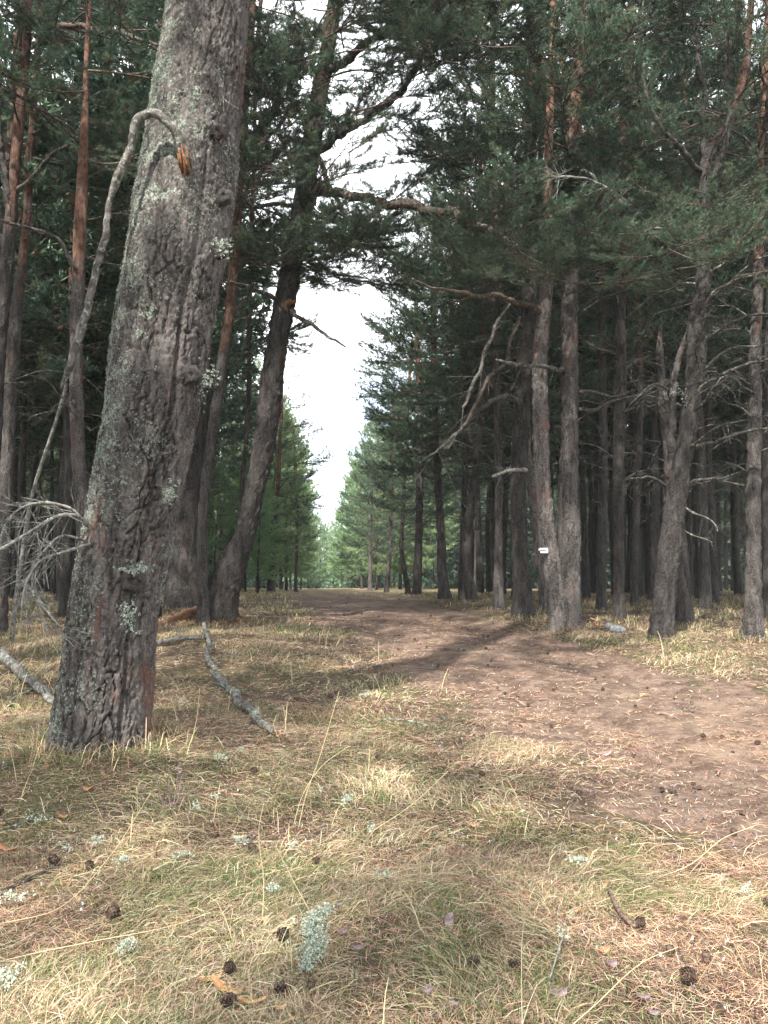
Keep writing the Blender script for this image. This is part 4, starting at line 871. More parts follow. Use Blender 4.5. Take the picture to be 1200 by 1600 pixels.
for px, D, sc, l in ((500, 92, .58, 'pale green young pine in the centre of the road end'), (490, 97, .5, 'pale young pine left of the centre one at the road end'), (510, 100, .6, 'pale young pine right of the centre one at the road end'), (521, 104, .62, 'pale young pine tucked right at the road end'), (480, 99, .55, 'pale young pine leftmost at the road end'), (470, 90, .5, 'pale low young pine behind the small slim trunk')):
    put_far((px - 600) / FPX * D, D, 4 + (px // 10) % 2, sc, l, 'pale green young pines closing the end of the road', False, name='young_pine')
# young pines low down on the left of the road
for px, D, sc, l in ((404, 26, .30, 'low young pine nearest the road on the left verge'), (384, 29, .36, 'low young pine seen right behind the dark leaning trunk'), (300, 25, .3, 'low young pine between the reddish slim pine and the thick one'), (336, 28, .34, 'low young pine between reddish and leaning pines')):
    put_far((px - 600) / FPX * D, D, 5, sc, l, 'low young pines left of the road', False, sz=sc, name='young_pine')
# unseen pines added beside and behind the camera to break the sun into flecks
for i, (x, y, k) in enumerate(((-4.5, -6, 3), (-6, -10, 0), (0.2, -9.5, 2), (-2.6, -13, 3), (8.5, -9, 0), (-5.5, 2, 0), (-7, 5.5, 1), (-6.5, -2.5, 2), (-9, -1, 0), (-8, -7, 2), (-9.5, 8, 3), (7.5, 3, 0), (8.5, 7.5, 2), (7, -2, 1), (-12, 3, 1), (9.5, 12, 3), (-13, -4, 0))):
    put_far(x, y, k, 1.05, 'unseen tall pine added near the camera to dapple the sun', 'unseen tall pines added near the camera to dapple the sun', True)
# the mass of the wood beyond
rngw = random.Random(5); a = Acc(); spots = []
for _ in range(420):
    y = rngw.uniform(58, 125); x = rngw.uniform(-.62 * y - 8, .62 * y + 8)
    if y < 105 and abs(x - float(np.interp(y, ROAD[:, 0], (ROAD[:, 1] + ROAD[:, 2]) / 2))) < 2.2: continue
    if y < 95 and abs(x - float(np.interp(y, ROAD[:, 0], (ROAD[:, 1] + ROAD[:, 2]) / 2))) < 3.4: continue
    spots.append((x, y))
def far_lump(seed):
    rr = np.random.default_rng(seed); acc = Acc(); h = 12.5
    acc.add(*tube(np.array([[0, 0, -.3], [.1, 0, h * .5], [0, .1, h]]), np.array([.15, .1, .03]), 5), 0)
    n = 1000; u = rr.uniform(0, 1, n) ** 1.15; z = 0.1 + h * u; rad = (2.9 * np.sin(math.pi * (.2 + .8 * u)) ** .7 + .15) * rr.uniform(.25, 1.1, n); th = rr.uniform(0, 6.3, n)
    c = np.stack([rad * np.cos(th), rad * np.sin(th), z], -1); d = rr.normal(size=(n, 3)) + np.stack([np.cos(th), np.sin(th), 0.2 + 0 * th], -1); d /= np.linalg.norm(d, axis=1)[:, None]
    sd = np.cross(d, rr.normal(size=(n, 3))); sd /= np.linalg.norm(sd, axis=1)[:, None]; s_ = rr.uniform(.25, .5, n)[:, None]
    cc = needle_cols(rr, n, .05)
    acc.add(np.stack([c - sd * s_ * .4, c + sd * s_ * .4, c + d * s_ * 1.2], 1).reshape(-1, 3), np.arange(3 * n).reshape(-1, 3), 1, np.repeat(cc, 3, axis=0)); return acc
LU = [far_lump(s) for s in range(5)]
for x, y in spots:
    L_ = LU[rngw.randrange(5)]; sc = rngw.uniform(.8, 1.1) * (0.55 if abs(x - float(np.interp(y, ROAD[:, 0], (ROAD[:, 1] + ROAD[:, 2]) / 2))) < 9 + (y - 58) * .1 else 1); an = rngw.uniform(0, 6.3); M = np.array(Matrix.Rotation(an, 3, 'Z')) * sc; o = 0
    for v, f, m, c in zip(L_.v, L_.f, L_.m, L_.c): acc_v = v @ M.T + np.array([x, y, float(H(x, y))]); a.add(acc_v, f - o, int(m[0]), c); o += len(v)
def low_lump(seed):
    rr = np.random.default_rng(seed); acc = Acc(); n = 700; z = 3.6 * rr.uniform(0, 1, n) ** 1.3; rad = 2.4 * np.sqrt(1 - z / 3.9) * rr.uniform(.2, 1.05, n); th = rr.uniform(0, 6.3, n)
    c = np.stack([rad * np.cos(th), rad * np.sin(th), z], -1); d = rr.normal(size=(n, 3)) + [0, 0, .5]; d /= np.linalg.norm(d, axis=1)[:, None]; sd = np.cross(d, rr.normal(size=(n, 3))); sd /= np.linalg.norm(sd, axis=1)[:, None]; s_ = rr.uniform(.2, .42, n)[:, None]
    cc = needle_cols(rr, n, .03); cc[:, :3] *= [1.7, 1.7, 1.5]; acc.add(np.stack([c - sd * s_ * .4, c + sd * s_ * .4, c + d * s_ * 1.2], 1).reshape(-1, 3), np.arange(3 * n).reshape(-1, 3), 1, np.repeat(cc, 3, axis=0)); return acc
LW = [low_lump(s) for s in range(4)]
for _ in range(120):
    y = rngw.uniform(82, 130); xc = float(np.interp(y, ROAD[:, 0], (ROAD[:, 1] + ROAD[:, 2]) / 2)); x = -.095 * y + rngw.uniform(-17, 17)
    if y < 92 and abs(x - xc) < 3: continue
    L_ = LW[rngw.randrange(4)]; sc = rngw.uniform(.7, 1.15)
    for v, f, m, c in zip(L_.v, L_.f, L_.m, L_.c): a.add(v * sc + np.array([x, y, float(H(x, y)) - .2]), f, 1, c)
link('distant_woods', a.mesh('distant_woods', [M_BARK, M_NEEDLE]), kind='stuff')

# ------------------------------------------------------------------ grass, needle litter
def ribbons(acc, x, y, az, L, w, hmax, bend, col, rng, seg=3, lift=0.0):
    """arched blades: out along az, rising to hmax and (bend>0) coming down again"""
    n = len(x); m = seg + 1; z0 = H(x, y) + lift
    t = np.linspace(0, 1, m)[None, :]
    a_ = az[:, None] + bend[:, None] * t
    dx = np.cumsum(np.concatenate([np.zeros((n, 1)), np.cos(a_[:, 1:]) / seg], 1), 1) * L[:, None]
    dy = np.cumsum(np.concatenate([np.zeros((n, 1)), np.sin(a_[:, 1:]) / seg], 1), 1) * L[:, None]
    k = rng.uniform(0.55, 1.0, (n, 1)); dz = hmax[:, None] * np.sin(math.pi * t * k) / np.maximum(np.sin(math.pi * np.minimum(k, .5)), .3)
    px = x[:, None] + dx; py = y[:, None] + dy; pz = z0[:, None] + dz
    sx = -np.sin(a_); sy = np.cos(a_); tz = rng.uniform(-0.7, 0.7, (n, 1)) + 0 * t
    ww = w[:, None] * np.linspace(1, 0.12, m)[None, :] / 2
    c = np.stack([px, py, pz], -1); d = np.stack([sx, sy, tz], -1); d /= np.linalg.norm(d, axis=2)[..., None]
    v = np.stack([c - d * ww[..., None], c + d * ww[..., None]], 2)                # n, m, 2, 3
    base = np.arange(n)[:, None] * (2 * m); f = []
    for i in range(seg):
        if i < seg - 1: f += [base + [2 * i, 2 * i + 1, 2 * i + 3], base + [2 * i, 2 * i + 3, 2 * i + 2]]
        else: f += [base + [2 * i, 2 * i + 1, 2 * i + 2]]
    acc.add(v.reshape(-1, 3), np.concatenate(f), 0, np.repeat(col, 2 * m, axis=0))

def wedge_points(n, y0, y1, rng, k=0.56, m=0.6):
    y = np.sqrt(rng.uniform(y0 ** 2, y1 ** 2, n)); x = rng.uniform(-1, 1, n) * (k * y + m); return x, y

def verge(x, y):
    u = road_uv(x, y); nn = (fbm(x * 1.6, y * 1.6, 0, 60) - .5)
    g = sstep(0.78, 1.25, np.abs(u) + nn * 0.9)
    return np.maximum(g, 0.75 * sstep(20, 32, y) * np.exp(-((u - .15) / .22) ** 2))

def pick(cols, probs, rng):
    """cols K x 3, probs n x K"""
    c = np.cumsum(probs / probs.sum(1)[:, None], 1); k = (rng.uniform(size=(len(probs), 1)) > c).sum(1)
    o = np.asarray(cols)[np.minimum(k, len(cols) - 1)] * rng.uniform(0.5, 1.36, (len(probs), 1)) * (1 + 0.08 * rng.normal(size=(len(probs), 3)))
    return np.concatenate([np.clip(o, 0, .8), np.ones((len(o), 1))], 1)

PAL = [(0.62, 0.52, 0.35), (0.42, 0.34, 0.22), (0.150, 0.200, 0.062), (0.075, 0.115, 0.042), (0.47, 0.30, 0.20), (0.20, 0.125, 0.088)]   # straw, dull straw, green, deep green, tan needle, brown
def greenness(x, y):
    g = sstep(0.50, 0.64, fbm(x * 1.5 + 7, y * 1.5, 0, 70, 4))
    g = g + 1.3 * gauss(x, y, -1.75, 4.75, 1.0, .6) + .5 * gauss(x, y, -.75, 4.1, .5, .4) + .35 * gauss(x, y, -1.1, 2.9, .6, .5) + .5 * gauss(x, y, 1.0, 2.6, .35, .3) + 0.4 * gauss(x, y, 0.2, 6.0, .5, 1)
    return np.clip(g, 0, 1.2)

rng = np.random.default_rng(77); a = Acc()
def field(n, y0, y1, L, w, h, seg, flow=0.6, thin=1.0):
    x, y = wedge_points(n, y0, y1, rng)
    d = verge(x, y); clump = (sstep(0.36, 0.60, fbm(x * 2.6, y * 2.6, 0, 61, 3)) * 0.86 + .14) * (1 - .85 * gauss(x, y, -1.15, 6.6, .8, 1.6)) * (1 - .5 * gauss(x, y, .9, 2.4, .7, .5))
    keep = rng.uniform(size=n) < d * clump * thin
    for px, py, w_, s_ in ((156, 1120, .34, 1),):
        q = T1.base; keep &= (x - q[0]) ** 2 + (y - q[1] - .05) ** 2 > w_ ** 2
    x, y = x[keep], y[keep]; n = len(x); gr = greenness(x, y); st = sstep(0.42, 0.62, fbm(x * 1.1, y * 1.1, 0, 65, 3))
    pr = np.stack([0.42 + 0.6 * st, 0.55 + 0 * st, 0.9 * gr + .05, 0.5 * gr + .05, 0.22 + 0 * st, 0.16 + 0 * st], 1)
    col = pick(PAL, pr, rng)
    fl = fbm(x * 0.9, y * 0.9, 0, 66, 2) * 9 + 1.0
    az = fl + rng.normal(size=n) * flow * 1.6
    hh = h * rng.uniform(0.15, 1.0, n) * (0.5 + clump[keep])
    ribbons(a, x, y, az, L * rng.uniform(.45, 1.3, n), w * rng.uniform(.7, 1.3, n), hh, rng.normal(size=n) * .42, col, rng, seg, -0.004)
field(118000, 1.3, 3.4, 0.145, 0.0026, 0.030, 3)
field(90000, 3.2, 6.2, 0.16, 0.0036, 0.04, 3)
field(85000, 6.0, 12.0, 0.13, 0.0065, 0.05, 2)
field(70000, 11.5, 30.0, 0.12, 0.013, 0.07, 2)
# grass and litter banked up against the feet of the nearer pines
for o in [o for o in SC.objects if o.get('category') == 'tree' and o.location.y < 15 and o.location.y > 4 and abs(o.location.x) < 8 and not o.get('group')]:
    r0_ = .33 if o is T1.root else .17; n = 900 if o is T1.root else 420; r1_ = r0_ + np.abs(rng.normal(size=n)) * .10; th_ = rng.uniform(0, 6.3, n)
    x = o.location.x + r1_ * np.cos(th_); y = o.location.y + r1_ * np.sin(th_)
    ribbons(a, x, y, rng.uniform(0, 6.3, n), rng.uniform(.05, .16, n), .0035 + .0004 * y, rng.uniform(.02, .11, n), rng.normal(size=n) * .4, pick(PAL, np.tile([.5, .8, .5, .4, .5, .5], (n, 1)), rng), rng, 3)
# taller pale bents
x, y = wedge_points(1500, 1.7, 11, rng); cl = fbm(x * 1.3, y * 1.3, 0, 81, 2); keep = (cl > .52) & (verge(x, y) > .7); x, y = x[keep], y[keep]; n = len(x)
ribbons(a, x, y, rng.uniform(0, 6.3, n), rng.uniform(.08, .3, n), 0.0022 + 0.0004 * y, rng.uniform(.06, .24, n), rng.normal(size=n) * .4, pick([(0.66, 0.56, 0.34), (.5, .42, .25)], np.ones((n, 2)), rng), rng, 5)
link('grass', a.mesh('grass', [M_GRASS]), kind='stuff')
# crumbs, short dead twigs, bark bits and cone scales lying about
a = Acc()
for n, y0, y1, L, w, cols in ((9000, 1.45, 5, .05, .004, [(.10, .07, .055), (.05, .036, .03), (.26, .235, .21)]), (14000, 4.5, 14, .07, .008, [(.10, .07, .055), (.045, .033, .028), (.24, .22, .2)]), (9000, 1.45, 6, .012, .009, [(.16, .08, .05), (.06, .045, .04), (.42, .45, .42), (.40, .26, .18)]), (16000, 5, 16, .02, .015, [(.14, .08, .055), (.06, .04, .032), (.40, .36, .30)])):
    x, y = wedge_points(n, y0, y1, rng); keep = fbm(x * 2, y * 2, 0, 140, 3) > rng.uniform(.34, .62, n); x, y = x[keep], y[keep]; n = len(x)
    ribbons(a, x, y, rng.uniform(0, 6.3, n), L * rng.uniform(.5, 1.6, n), w * rng.uniform(.6, 1.3, n), rng.uniform(.0, .012, n), rng.normal(size=n) * .5, pick(cols, np.ones((n, len(cols))), rng), rng, 2, .014)
link('forest_debris', a.mesh('forest_debris', [M_GRASS]), kind='stuff')
a = Acc()
x, y = wedge_points(60000, 1.45, 7, rng); keep = (fbm(x * 1.9, y * 1.9, 0, 150, 3) > rng.uniform(.50, .60, 60000) - .12 * gauss(x, y, -1.75, 4.8, 1.0, .6)) & (verge(x, y) > .6); x, y = x[keep], y[keep]; n = len(x)
ribbons(a, x, y, rng.uniform(0, 6.3, n), rng.uniform(.015, .045, n), .003 + 0 * x, rng.uniform(.01, .04, n), rng.normal(size=n) * .5, pick([(.11, .165, .055), (.07, .115, .045), (.16, .19, .075)], np.ones((n, 3)), rng), rng, 2, .0)
link('moss', a.mesh('moss', [M_GRASS]), kind='stuff')

a = Acc()
def litter(n, y0, y1, L, w, on_road):
    x, y = wedge_points(n, y0, y1, rng); d = verge(x, y); clump = fbm(x * 2.3, y * 2.3, 0, 88, 3)
    p = np.where(d > .5, 0.35 + 1.3 * (clump - .35), on_road * (0.15 + 2.4 * np.maximum(0, clump - .42)))
    keep = rng.uniform(size=n) < p; x, y = x[keep], y[keep]; n = len(x); dd = d[keep]
    st = sstep(.45, .6, fbm(x * .8, y * .8, 0, 89, 2))
    col = pick([(0.56, 0.37, 0.26), (0.38, 0.225, 0.15), (0.15, 0.088, 0.062), (0.60, 0.48, 0.33)], np.stack([.8 + 0 * st, .8 + 0 * st, .5 + 0 * st, .3 + .8 * st], 1), rng)
    ribbons(a, x, y, rng.uniform(0, 6.3, n), L * rng.uniform(.6, 1.3, n), w * rng.uniform(.7, 1.3, n), np.abs(rng.normal(size=n)) * .008 + .002, rng.normal(size=n) * .35, col, rng, 2, 0.012 * (dd < .5) + .004)
litter(150000, 1.45, 3.6, .062, .0020, .6)
litter(150000, 3.4, 7.0, .068, .0034, .6)
litter(90000, 6.8, 14.0, .075, .007, .6)
# heap of rusty needles round the feet of the two pines on the mound
m0 = G(318, 975); n = 17000; r_ = np.abs(rng.normal(size=n)); th = rng.uniform(0, 6.3, n); x = m0[0] + r_ * .45 * np.cos(th); y = m0[1] + r_ * .4 * np.sin(th)
link('needle_litter', a.mesh('needle_litter', [M_GRASS]), kind='stuff')
a = Acc(); lift = .25 * np.exp(-(((x - m0[0]) / .8) ** 2 + ((y - m0[1]) / .75) ** 2) * 2.4) + .004
ribbons(a, x, y, rng.uniform(0, 6.3, n), rng.uniform(.05, .10, n), np.full(n, .006), rng.uniform(0, .02, n), rng.normal(size=n) * .3, pick([(0.23, 0.12, 0.07), (0.12, 0.065, 0.04), (0.36, 0.22, 0.13)], np.ones((n, 3)), rng), rng, 2, lift)
gx = np.linspace(-1.3, 1.3, 30); v, f = sheet(gx, gx, lambda X, Y: H(X * .8 + m0[0], Y * .75 + m0[1]) + .25 * np.exp(-(X ** 2 + Y ** 2) * 2.4) - .02 + .02 * (fbm(X * 6, Y * 6, 0, 9) - .5)); v[:, 0] = v[:, 0] * .8 + m0[0]; v[:, 1] = v[:, 1] * .75 + m0[1]; a.add(v, f, 0, (0.09, 0.052, 0.034, 1))
link('needle_mound', a.mesh('needle_mound', [M_GRASS]), kind='stuff')

# ------------------------------------------------------------------ cones
def cone_mesh(seed):
    rg = np.random.default_rng(seed); a = Acc(); Lc = .05
    t = np.linspace(0, 1, 7); a.add(*tube(np.stack([0 * t, 0 * t, t * Lc], -1), .008 * np.sin(math.pi * (.15 + .8 * t)) + .001, 6))
    n = 64
    for k in range(n):
        u = (k + .5) / n; an = k * 2.39996; op = R(18 + 62 * (1 - u)) if u < .85 else R(15)
        r0 = .005; ln = (.021 * math.sin(math.pi * (.12 + .8 * u)) ** .7) * rg.uniform(.85, 1.15); w = ln * .55
        d = np.array([math.cos(an) * math.sin(op), math.sin(an) * math.sin(op), math.cos(op) * .6 + .05]); s = np.array([-math.sin(an), math.cos(an), 0]); up = np.cross(d, s); up /= np.linalg.norm(up)
        c = np.array([math.cos(an) * r0, math.sin(an) * r0, u * Lc * .9])
        v = [c - s * w * .3, c + s * w * .3, c + d * ln * .8 - s * w * .62, c + d * ln * .8 + s * w * .62, c + d * ln * 1.05 + up * ln * .16, c + d * ln * .85 - up * ln * .2]
        a.add(v, [[0, 1, 3], [0, 3, 2], [2, 3, 4], [2, 5, 3], [4, 3, 5], [2, 4, 5]])
    return a
CONE = [cone_mesh(k).mesh('pine_cone', [M_CONE], False) for k in range(3)]
def cone(px, py, label, size=1.0, group=None, lift=.032, pos=None):
    p = G(px, py) if pos is None else pos
    return link('pine_cone', CONE[rnd.randrange(3)], loc=(p[0], p[1], p[2] + lift), rot=(R(90 + rnd.uniform(-35, 35)), rnd.uniform(-.4, .4), rnd.uniform(0, 6.3)), scale=size * rnd.uniform(.72, .98), label=label, category='pine cone', group=group)
NC = 'pine cones in the foreground grass'
for px, py, l, s in ((428, 1564, 'large dark pine cone beside the orange bark chips at the bottom edge', 1.2), (343, 1584, 'pine cone standing upright left of the orange chips, cut by the bottom edge', 1.15), (362, 1532, 'pine cone sunk in grass above the orange chips', 1.0),
                     (171, 1449, 'pine cone capped with a white lichen tuft in the left foreground', 1.1), (86, 1362, 'left cone of the pair under the lichen tufts at the left', 1.1), (138, 1366, 'right cone of the pair, beside a rusty leaf', 1.0),
                     (396, 1340, 'pine cone touching a lichen clump near the middle of the grass', 1.0), (497, 1358, 'small pine cone right of the small white lichen tuft', .8), (398, 1214, 'pine cone lying in grass below the fallen branch', 1.0),
                     (586, 1192, 'pine cone at the top of the grass near the road edge', 1.0), (750, 1518, 'grey-tipped pine cone low in the foreground right of centre', 1.0), (794, 1520, 'long pale brown pine cone lying beside the grey-tipped cone', 1.25),
                     (1081, 1541, 'dark open pine cone low on the right', 1.1), (1048, 1508, 'half-buried pine cone just above the dark open cone at right', .9), (1107, 1518, 'small pine cone in the grass right of the half-buried cone', .85), (1196, 1420, 'pine cone cut by the right edge of the picture', 1.0),
                     (487, 1556, 'broken pine cone at the foot of the large lichen-covered twig', .8), (436, 1480, 'old cone fragment left of the large lichen clump', 1.1), (1035, 1243, 'pair cone, left one, on the road edge at right', 1.0), (1053, 1246, 'pair cone, right one, on the road edge at right', .9),
                     (826, 1252, 'pine cone by the grassy road edge below the road centre', 1.0), (903, 1245, 'lone pine cone on the lower road edge', .9), (755, 1144, 'pine cone on the near left margin of the road', 1.0), (1000, 1456, 'small dark cone at the end of the black curved twig', 1.0),
                     (1149, 1315, 'pine cone on the bare road at the lower right', .9), (6, 1275, 'brown cone at the left edge in the grass', 1.2), (1187, 1167, 'pine cone on the sunlit road at the far right', 1.0), (867, 1082, 'dark pine cone in the middle of the road', 1.1),
                     (823, 1106, 'pine cone in the middle of the road, nearer than its dark neighbour', .9), (1103, 1159, 'pine cone lying on the right half of the road', 1.0)):
    cone(px, py, l, s, NC)
RC = 'small dark pine cones scattered over the road'
rc = random.Random(9); k = 0
while k < 115:
    y = 4.2 * (22 / 4.2) ** rc.random(); u = rc.gauss(-.25, .75)
    l = float(np.interp(y, ROAD[:, 0], ROAD[:, 1])); r = float(np.interp(y, ROAD[:, 0], ROAD[:, 2])); x = (l + r) / 2 + u * (r - l) / 2
    if abs(x) > .5 * y or abs(u) > 1.7: continue
    k += 1; cone(0, 0, 'small dark pine cone on the road among many like it', rc.uniform(.5, 1.0), RC, .018, pos=(x, y, float(H(x, y))))

# ------------------------------------------------------------------ lichen clumps, twigs, chips
def lichen_thing(px, py, label, wx, wy, n, seed, group='pale lichen tufts fallen on the grass'):
    p = G(px, py); r_ = np.random.default_rng(seed); q = r_.normal(size=(n, 2)) * .5
    cs = np.stack([q[:, 0] * wx, q[:, 1] * wy,   .034 + np.abs(r_.normal(size=n)) * .014], -1); nn = r_.normal(size=(n, 3)) * .5 + [0, -.2, 1]; nn /= np.linalg.norm(nn, axis=1)[:, None]
    a = Acc(); lichen_mesh(a, cs, nn, r_.uniform(.008, .017, n), r_, 10)
    for v in a.c: v[:, :3] *= np.array([1.22, 1.18, 1.16])
    return link('lichen_tuft', a.mesh('lichen_tuft', [M_LICHEN]), loc=p, label=label, category='lichen', group=group)
for i, (px, py, l, wx, wy, n) in enumerate(((150, 1331, 'white lichen tuft above the pair of cones at the left', .03, .03, 26), (99, 1345, 'grey lichen tuft on a twig just left of the white tuft', .025, .02, 14), (192, 1361, 'lichen tuft right of the rusty leaf and cone', .035, .018, 18),
        (193, 1506, 'pale drooping lichen tuft in the left foreground', .022, .05, 22), (8, 1555, 'large white lichen tuft cut by the left edge', .04, .06, 46), (427, 1408, 'round white lichen tuft above the large clump', .03, .022, 24), (375, 1330, 'wide lichen clump touching a cone in mid grass', .05, .02, 26),
        (460, 1338, 'tiny white lichen tuft right of the wide clump', .02, .02, 12), (283, 1356, 'long lichen-crusted twig piece left of the wide clump', .05, .015, 16), (541, 1264, 'upright bluish lichen tuft below the pale tall bents', .03, .06, 26), (576, 1311, 'small white lichen tuft near the tall straw', .03, .02, 12),
        (345, 1197, 'elongated lichen strip lying below the fallen branch', .09, .03, 34), (376, 1184, 'little lichen tuft at the end of the strip', .03, .03, 12), (286, 1106, 'bluish lichen patch in shade right of the thick trunk', .05, .04, 16), (574, 1095, 'lichen tuft near the road, level with the fallen branch', .07, .05, 24),
        (335, 1258, 'small pinkish-grey lichen piece beside the dead forked stem', .02, .02, 8), (308, 1277, 'flat bluish lichen strip below the dead forked stem', .05, .012, 12), (20, 1425, 'grey lichen heap at the left edge', .06, .04, 30), (55, 1296, 'dark twig end bearing grey lichen at the left', .05, .02, 16),
        (600, 1388, 'faint grey lichen bits in the middle foreground', .03, .03, 10), (880, 1486, 'lichen star at the tip of a pale straight stalk', .02, .015, 10), (905, 1362, 'grey lichen cluster on brown litter right of centre', .05, .03, 22), (1170, 1415, 'white lichen flake beside the cone at the right edge', .025, .01, 8),
        (686, 1161, 'lichen bit on the grassy road margin', .03, .02, 8), (500, 1250, 'lichen crumb beside the tall straw', .03, .02, 8))):
    lichen_thing(px, py, l, wx, wy, n, 900 + i)
# the large twig wrapped in blue-grey lichen
pts = [G(x, y) for x, y in ((548, 1425), (520, 1440), (500, 1450), (484, 1478), (492, 1505), (480, 1530), (474, 1546))]
o = pts[2]; tw = link('lichened_twig', None, loc=o, label='large twig smothered in blue-grey lichen in the near foreground', category='twig')
pp = smooth_path(np.array([p - o + [0, 0, .045] for p in pts]), .006); a = Acc(); a.add(*tube(pp, np.linspace(.002, .005, len(pp)), 6)); link('stick', a.mesh('stick', [M_GREYWOOD]), tw)
r_ = np.random.default_rng(3); i = r_.integers(int(len(pp) * .2), len(pp), 230); wd = np.interp(i, [0, len(pp) * .3, len(pp) * .45, len(pp) * .75, len(pp)], [.004, .02, .026, .022, .008])
cs = pp[i] + r_.normal(size=(230, 3)) * [1, 1, .35] * wd[:, None]; nn = r_.normal(size=(230, 3)) * .5 + [0, -.1, 1]; nn /= np.linalg.norm(nn, axis=1)[:, None]
a = Acc(); lichen_mesh(a, cs, nn, r_.uniform(.008, .015, 230), r_, 12)
for v in a.c: v[:, :3] *= np.array([1.0, 1.02, 1.0])
link('lichen', a.mesh('lichen', [M_LICHEN]), tw)

def stick(name, label, cat, pts, lift=.02, m=None, twigs=0, seed=0, tips=None, n=9):
    """pts: px, py, width px, extra height above the ground"""
    rows = []
    for px, py, w, z in pts: p = G(px, py); rows.append([p[0], p[1], p[2] + lift + z, w / 2 * p[1] / FPX])
    o = np.array(rows[0][:3]); q = smooth_path(np.array(rows), .03); p = q[:, :3]; r = np.maximum(q[:, 3], .0015); rg = np.random.default_rng(seed)
    th = np.arange(n) * 2 * math.pi / n; s_ = np.arange(len(p)) * .03; r = r * .86
    p = p + (np.stack([fbm(s_ * 5, 0, 3.3, seed + 40 + k_, 3) for k_ in range(3)], -1) - .5) * (r[:, None] * 2.2 + .008) * np.array([1, 1, .5])
    Rm = r[:, None] * (1 + .4 * (fbm(np.cos(th)[None] * 1.5, np.sin(th)[None] * 1.5, s_[:, None] * 9, seed) - .5) + .3 * (fbm(np.cos(th)[None] * 3, np.sin(th)[None] * 3, s_[:, None] * 30, seed) - .5))
    root = link(name, None, loc=o, label=label, category=cat)
    a = Acc(); v, f = tube(p - o, Rm, n); a.add(v, f, 0, (.1, .25, .5, 1)); link('wood', a.mesh('wood', [m or M_GREYWOOD]), root)
    for k in range(twigs):
        i = rg.integers(1, len(p) - 1); d = rg.normal(size=3); d[2] = abs(d[2]) * .5; d /= np.linalg.norm(d); l = rg.uniform(.06, .22)
        b = Acc(); b.add(*tube(p[i] - o + d * l * np.linspace(0, 1, 4)[:, None] + np.array([0, 0, .05]) * np.linspace(0, 1, 4)[:, None] ** 2, np.linspace(r[i] * .3, .0012, 4), 4, False)); link('twig', b.mesh('twig', [m or M_GREYWOOD]), root)
    if tips:
        b = Acc(); e = p[-1] - p[-3]; e /= np.linalg.norm(e)
        for k in range(9):
            off = rg.normal(size=3) * r[-1] * .45; b.add(*tube(np.array([p[-1] + off, p[-1] + off + e * rg.uniform(.02, .06)]) - o, np.array([r[-1] * .3, r[-1] * .1]), 4))
        link('splintered_end', b.mesh('splintered_end', [tips]), root)
    return root, p
rt, pq = stick('fallen_branch', 'long grey fallen branch with a splintered orange end, right of the thick pine', 'branch',
      [(318, 990, 7, .10), (326, 1020, 8, .06), (326, 1042, 10, .03), (342, 1066, 14, .01), (365, 1090, 15, .01), (390, 1120, 16, .01), (412, 1140, 16, .01), (430, 1154, 12, .01)], .025, M_FALLEN, 12, 5, M_CHIP, 12)
lichen_tuft('lichen_tuft', rt, np.array(rt.location), 358, 1078, pq[len(pq) // 2][1] - .03, 30, 22, 22, 70); lichen_tuft('lichen_tuft', rt, np.array(rt.location), 400, 1112, pq[-6][1] - .03, 26, 12, 16, 71)
stick('fallen_branch', 'thick pale fallen branch reaching the foot of the leaning pine from the left', 'branch', [(-20, 1028, 14, .12), (10, 1045, 18, .08), (40, 1070, 17, .05), (65, 1088, 16, .03), (86, 1106, 13, .01)], .03, M_FALLEN, 9, 6)
stick('fallen_branch', 'dark lichened stick lying level on the needle mound', 'branch', [(236, 1014, 9, .02), (262, 1008, 9, .02), (290, 1004, 7, .02), (322, 1004, 4, .02)], .03, None, 5, 7)
stick('fallen_branch', 'thin grey stick under the thick pale branch at the left', 'branch', [(10, 1110, 5, 0), (35, 1088, 5, 0), (60, 1080, 4, .02)], .02, None, 4, 8)
stick('dead_branch', 'slender drooping dead stem hanging across the left undergrowth', 'branch', [(-4, 880, 8, .0), (30, 925, 7, .0), (55, 960, 6, 0), (80, 1010, 4, 0), (92, 1030, 3, 0)], .35, None, 10, 9)
stick('twig', 'short black curved twig lying at the lower right', 'twig', [(950, 1406, 6, .02), (962, 1428, 8, .015), (975, 1448, 9, .01), (992, 1458, 8, .0)], .015, M_CONE, 1, 10)
stick('twig', 'pale straight stalk tipped with lichen, right of centre in the foreground', 'twig', [(857, 1548, 3, 0), (868, 1517, 3, .01), (880, 1488, 2.5, .02)], .015, None, 0, 11)
stick('twig', 'thin grey twig lying along the near road margin', 'twig', [(600, 1125, 4, 0), (640, 1130, 4, 0), (690, 1140, 3, 0), (720, 1138, 2, .02)], .012, None, 4, 12)
stick('twig', 'dark twig running from the cone pair towards the left edge', 'twig', [(-10, 1400, 6, 0), (30, 1388, 6, 0), (70, 1372, 6, .01), (92, 1350, 5, .01)], .012, M_DEAD, 4, 13)
stick('twig', 'short knotty dark twig near the left edge', 'twig', [(15, 1302, 7, 0), (36, 1292, 9, 0), (54, 1283, 7, .01)], .012, M_DEAD, 2, 14)
stick('twig', 'thin stick on the sandy floor between the two rightmost pines', 'twig', [(1085, 985, 3, 0), (1105, 976, 3, .01), (1118, 972, 2, .03)], .012, M_DEAD, 1, 15)
stick('twig', 'short twig lying on the right half of the road', 'twig', [(1068, 1112, 5, 0), (1085, 1117, 4, 0)], .02, M_DEAD, 1, 16)
